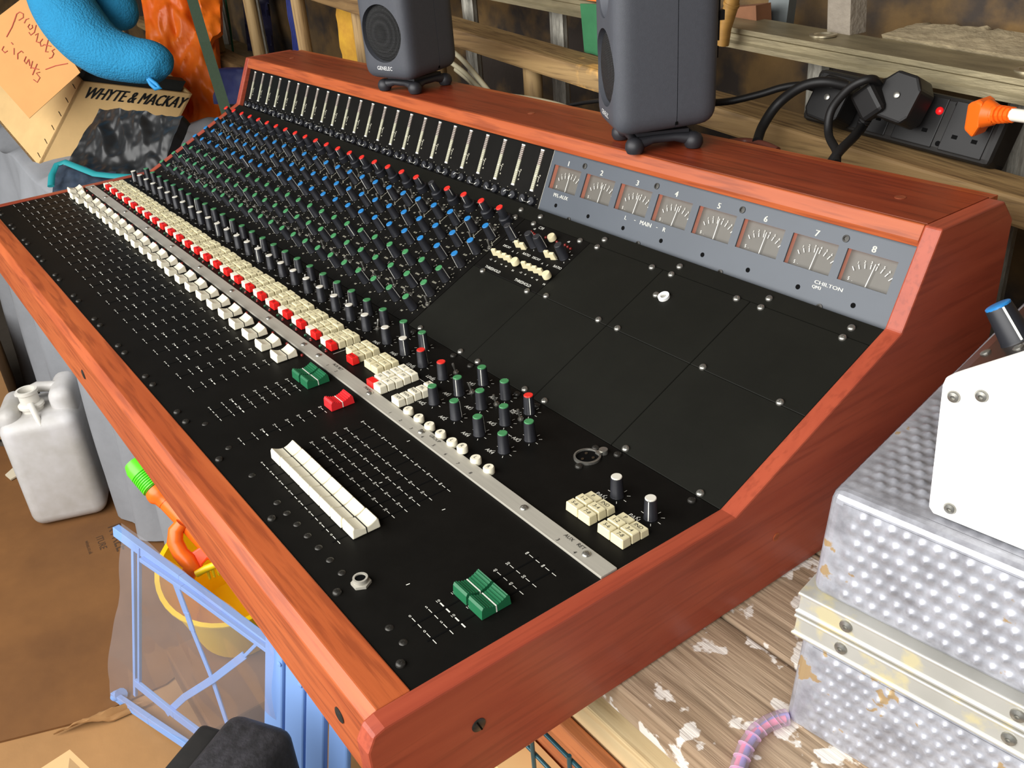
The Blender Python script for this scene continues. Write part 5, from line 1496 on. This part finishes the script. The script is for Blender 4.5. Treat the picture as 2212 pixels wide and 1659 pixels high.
m = MB(); m.lathe([(.0185, 0), (.0205, .006), (.0205, .014), (.016, .02), (.0145, .03)], 18, h1_, hv.to_track_quat('Z', 'Y').to_matrix()); h2_ = at(475, 1205, 1.50); m.rod(h1_ + hv.normalized() * .02, h2_, .0145, .0145, 14); obj('shaft', m, ORP, ty, smooth=40)
m = MB(); m.tube([at(u_, v_, 1.49) for u_, v_ in ((392, 1130), (380, 1145), (378, 1170), (390, 1195), (405, 1210), (415, 1225), (405, 1245), (395, 1262))], [.010, .012, .013, .013, .014, .014, .012, .010], 10); obj('trigger_guard', m, ORP, ty, smooth=50)
m = MB(); m.prism([at(u_, v_, 1.49) for u_, v_ in ((410, 1196), (440, 1176), (456, 1168), (470, 1190), (478, 1215), (448, 1208), (438, 1220), (436, 1236), (420, 1240), (400, 1228))], ray(430, 1200) * .02); obj('web', m, RDP, ty, bevel=.003)
ry = thing('toy_rake', 'yellow plastic toy rake lying across the bucket rim', 'toy', at(455, 1232, 1.72))
m = MB(); m.tube([at(u_, v_, 1.48) for u_, v_ in ((424, 1240), (445, 1228), (475, 1216), (500, 1206))], .006, 8); obj('rake_bar', m, YEL, ry, smooth=50)
for i in range(5):
    m = MB(); a_ = at(447 + 10 * i, 1227 - 4 * i, 1.48); m.rod(a_, a_ + Vector((0, 0, -.022)), .003, .002, 8); obj('tine', m, YEL, ry)
# dark tool case at the bottom edge
tc_ = onz(478, 1660, -.46); TR_ = Quaternion((0, 0, 1), .55).to_matrix()
tcs = thing('tool_case', 'worn black plastic tool case with rounded top at the bottom edge', 'tool case', (tc_.x, tc_.y, FZ))
PLB = M('scuffed_black_plastic', (52, 50, 54), .55, vary=.6, vscale=70, rgb2=(28, 27, 28), bump=.15, bscale=200)


def rbox(c, d, rad, name, mat, parent, R):
    bm = bmesh.new(); bmesh.ops.create_cube(bm, size=1)
    for v in bm.verts: v.co = Vector((v.co.x * d[0], v.co.y * d[1], v.co.z * d[2]))
    bmesh.ops.bevel(bm, geom=bm.edges[:], offset=rad, segments=5, profile=.5, affect='EDGES')
    for v in bm.verts: v.co = R @ v.co + Vector(c)
    me = bpy.data.meshes.new(name); bm.to_mesh(me); bm.free(); me.polygons.foreach_set('use_smooth', [True] * len(me.polygons)); me.set_sharp_from_angle(angle=math.radians(50))
    return place(name, me, mat, parent)


htc = -.46 - FZ - .006
rbox((tc_.x, tc_.y, FZ + .006 + htc / 2), (.10, .17, htc), .022, 'shell', PLB, tcs, TR_)
c_ = Vector((tc_.x, tc_.y, FZ)) + TR_ @ Vector((-.068, 0, 0))
rbox((c_.x, c_.y, FZ + .006 + (htc - .02) / 2), (.040, .13, htc - .02), .010, 'latch_side', RUB2, tcs, TR_)
c_ = Vector((tc_.x, tc_.y, FZ)) + TR_ @ Vector((-.095, .0, 0))
rbox((c_.x, c_.y, FZ + .006 + (htc - .05) / 2), (.020, .09, htc - .05), .006, 'latch', RUB2, tcs, TR_)

# ================================================================== under the bench, near end
def along(name, e0, e1_, z, th, mat, lab, cat='board', lim=9, x0=-.12, x1=.75):
    ya, yb = onz(*e0, z).y, min(onz(*e1_, z).y, lim)
    m = MB(); m.box2((x0, ya, z - th), (x1, yb, z)); return tag(obj(name, m, mat, bevel=.002), lab, cat)


PINE = wood('pale_pine', (234, 212, 166), (216, 188, 138), (176, 142, 96), 0, rough=.6, scale=.7, bump=.1, coat=0)
TANW = wood('orange_brown_board', (206, 132, 84), (176, 100, 60), (120, 66, 40), 0, rough=.6, scale=.7, bump=.1, coat=0)
sh_ = thing('storage_shelf', 'low shelf under the bench holding boards and the green wire basket', 'shelf', (0, .10, FZ))
SHZ = -.30
m = MB(); m.box2((-.14, -.02, SHZ - .02), (1.0, .155, SHZ)); obj('shelf_board', m, CARD2, sh_)
for x in (-.1, .95):
    m = MB(); m.box2((x - .02, .0, FZ), (x + .02, .15, SHZ - .02)); obj('support', m, OLDW, sh_)
along('pine_board', (1270, 1532), (1322, 1498), -.150, .149, PINE, 'pale pine board standing on edge under the bench front')
along('tan_board', (1212, 1568), (1262, 1537), -.175, .124, TANW, 'orange-brown board beside the pale pine board under the bench', lim=onz(1270, 1532, -.150).y - .002)
ck_ = onz(1150, 1655, -.28); m = MB(); m.box2((ck_.x - .30, ck_.y - .05, SHZ + .0005), (ck_.x - .02, ck_.y + .03, -.235)); tag(obj('white_packet', m, M('white_packet', (240, 240, 236), .6)), 'white packet lying in the green wire basket', 'packet')
ck_ = onz(1245, 1645, -.27); m = MB(); yt_ = onz(1212, 1568, -.175).y - .003; m.box2((ck_.x - .05, yt_ - .042, SHZ + .0005), (ck_.x + .22, yt_, -.225)); tag(obj('cream_block', m, M('cream_wood_block', (230, 186, 128), .7)), 'cream wooden block lying in the green wire basket', 'wood block')
GW = M('green_wire', (54, 92, 102), .3, metal=.3, spec=.6)
wy = onz(1205, 1572, -.135).y - .004
wb_ = thing('wire_basket', 'dark green wire basket standing on the shelf under the console', 'basket', (.0, wy, SHZ))
for z in (-.150, -.190, -.230, -.270, -.2985):
    m = MB(); m.rod((-.10, wy, z), (.62, wy, z), .0020, n=8); obj('wire', m, GW, wb_, smooth=50)
for i in range(15):
    x = -.09 + .05 * i
    m = MB(); m.rod((x, wy - .0025, -.142), (x, wy - .0025, SHZ + .0005), .0020, n=8); obj('wire', m, GW, wb_, smooth=50)
# translucent cable wrap at the bottom right
tp_ = [(1590, 1690), (1598, 1650), (1612, 1612), (1634, 1580), (1660, 1562), (1684, 1552), (1700, 1549)]
P = [onz(u_, v_, BZ + .0062) for u_, v_ in tp_]
cw = thing('wrapped_cable', 'pink and lilac wires in translucent spiral wrap beside the flight case', 'cable', P[0])
Q = []
for i in range(len(P) - 1):
    for k in range(6): Q.append(P[i].lerp(P[i + 1], k / 6))
Q.append(P[-1])
m = MB(); m.tube([q + Vector((0, .0018, 0)) for q in Q], .0028, 8); obj('lilac_wire', m, M('lilac_wire', (150, 150, 214), .4), cw, smooth=60)
m = MB(); m.tube([q - Vector((0, .0020, 0)) for q in Q], .0028, 8); obj('pink_wire', m, M('pink_wire', (244, 140, 170), .4), cw, smooth=60)
m = MB(); m.tube(Q, .0060, 12); obj('wrap_sleeve', m, glassy('wrap_sleeve', (246, 232, 246), .03, .25, .2, .22), cw, smooth=60)
m = MB()
for i in range(0, len(Q) - 1, 4): m.tube([Q[i] + Vector((0, 0, -.0001)), Q[i].lerp(Q[i + 1], .12)], .0063, 12)
obj('wrap_edge', m, M('wrap_edge', (226, 190, 216), .4), cw)
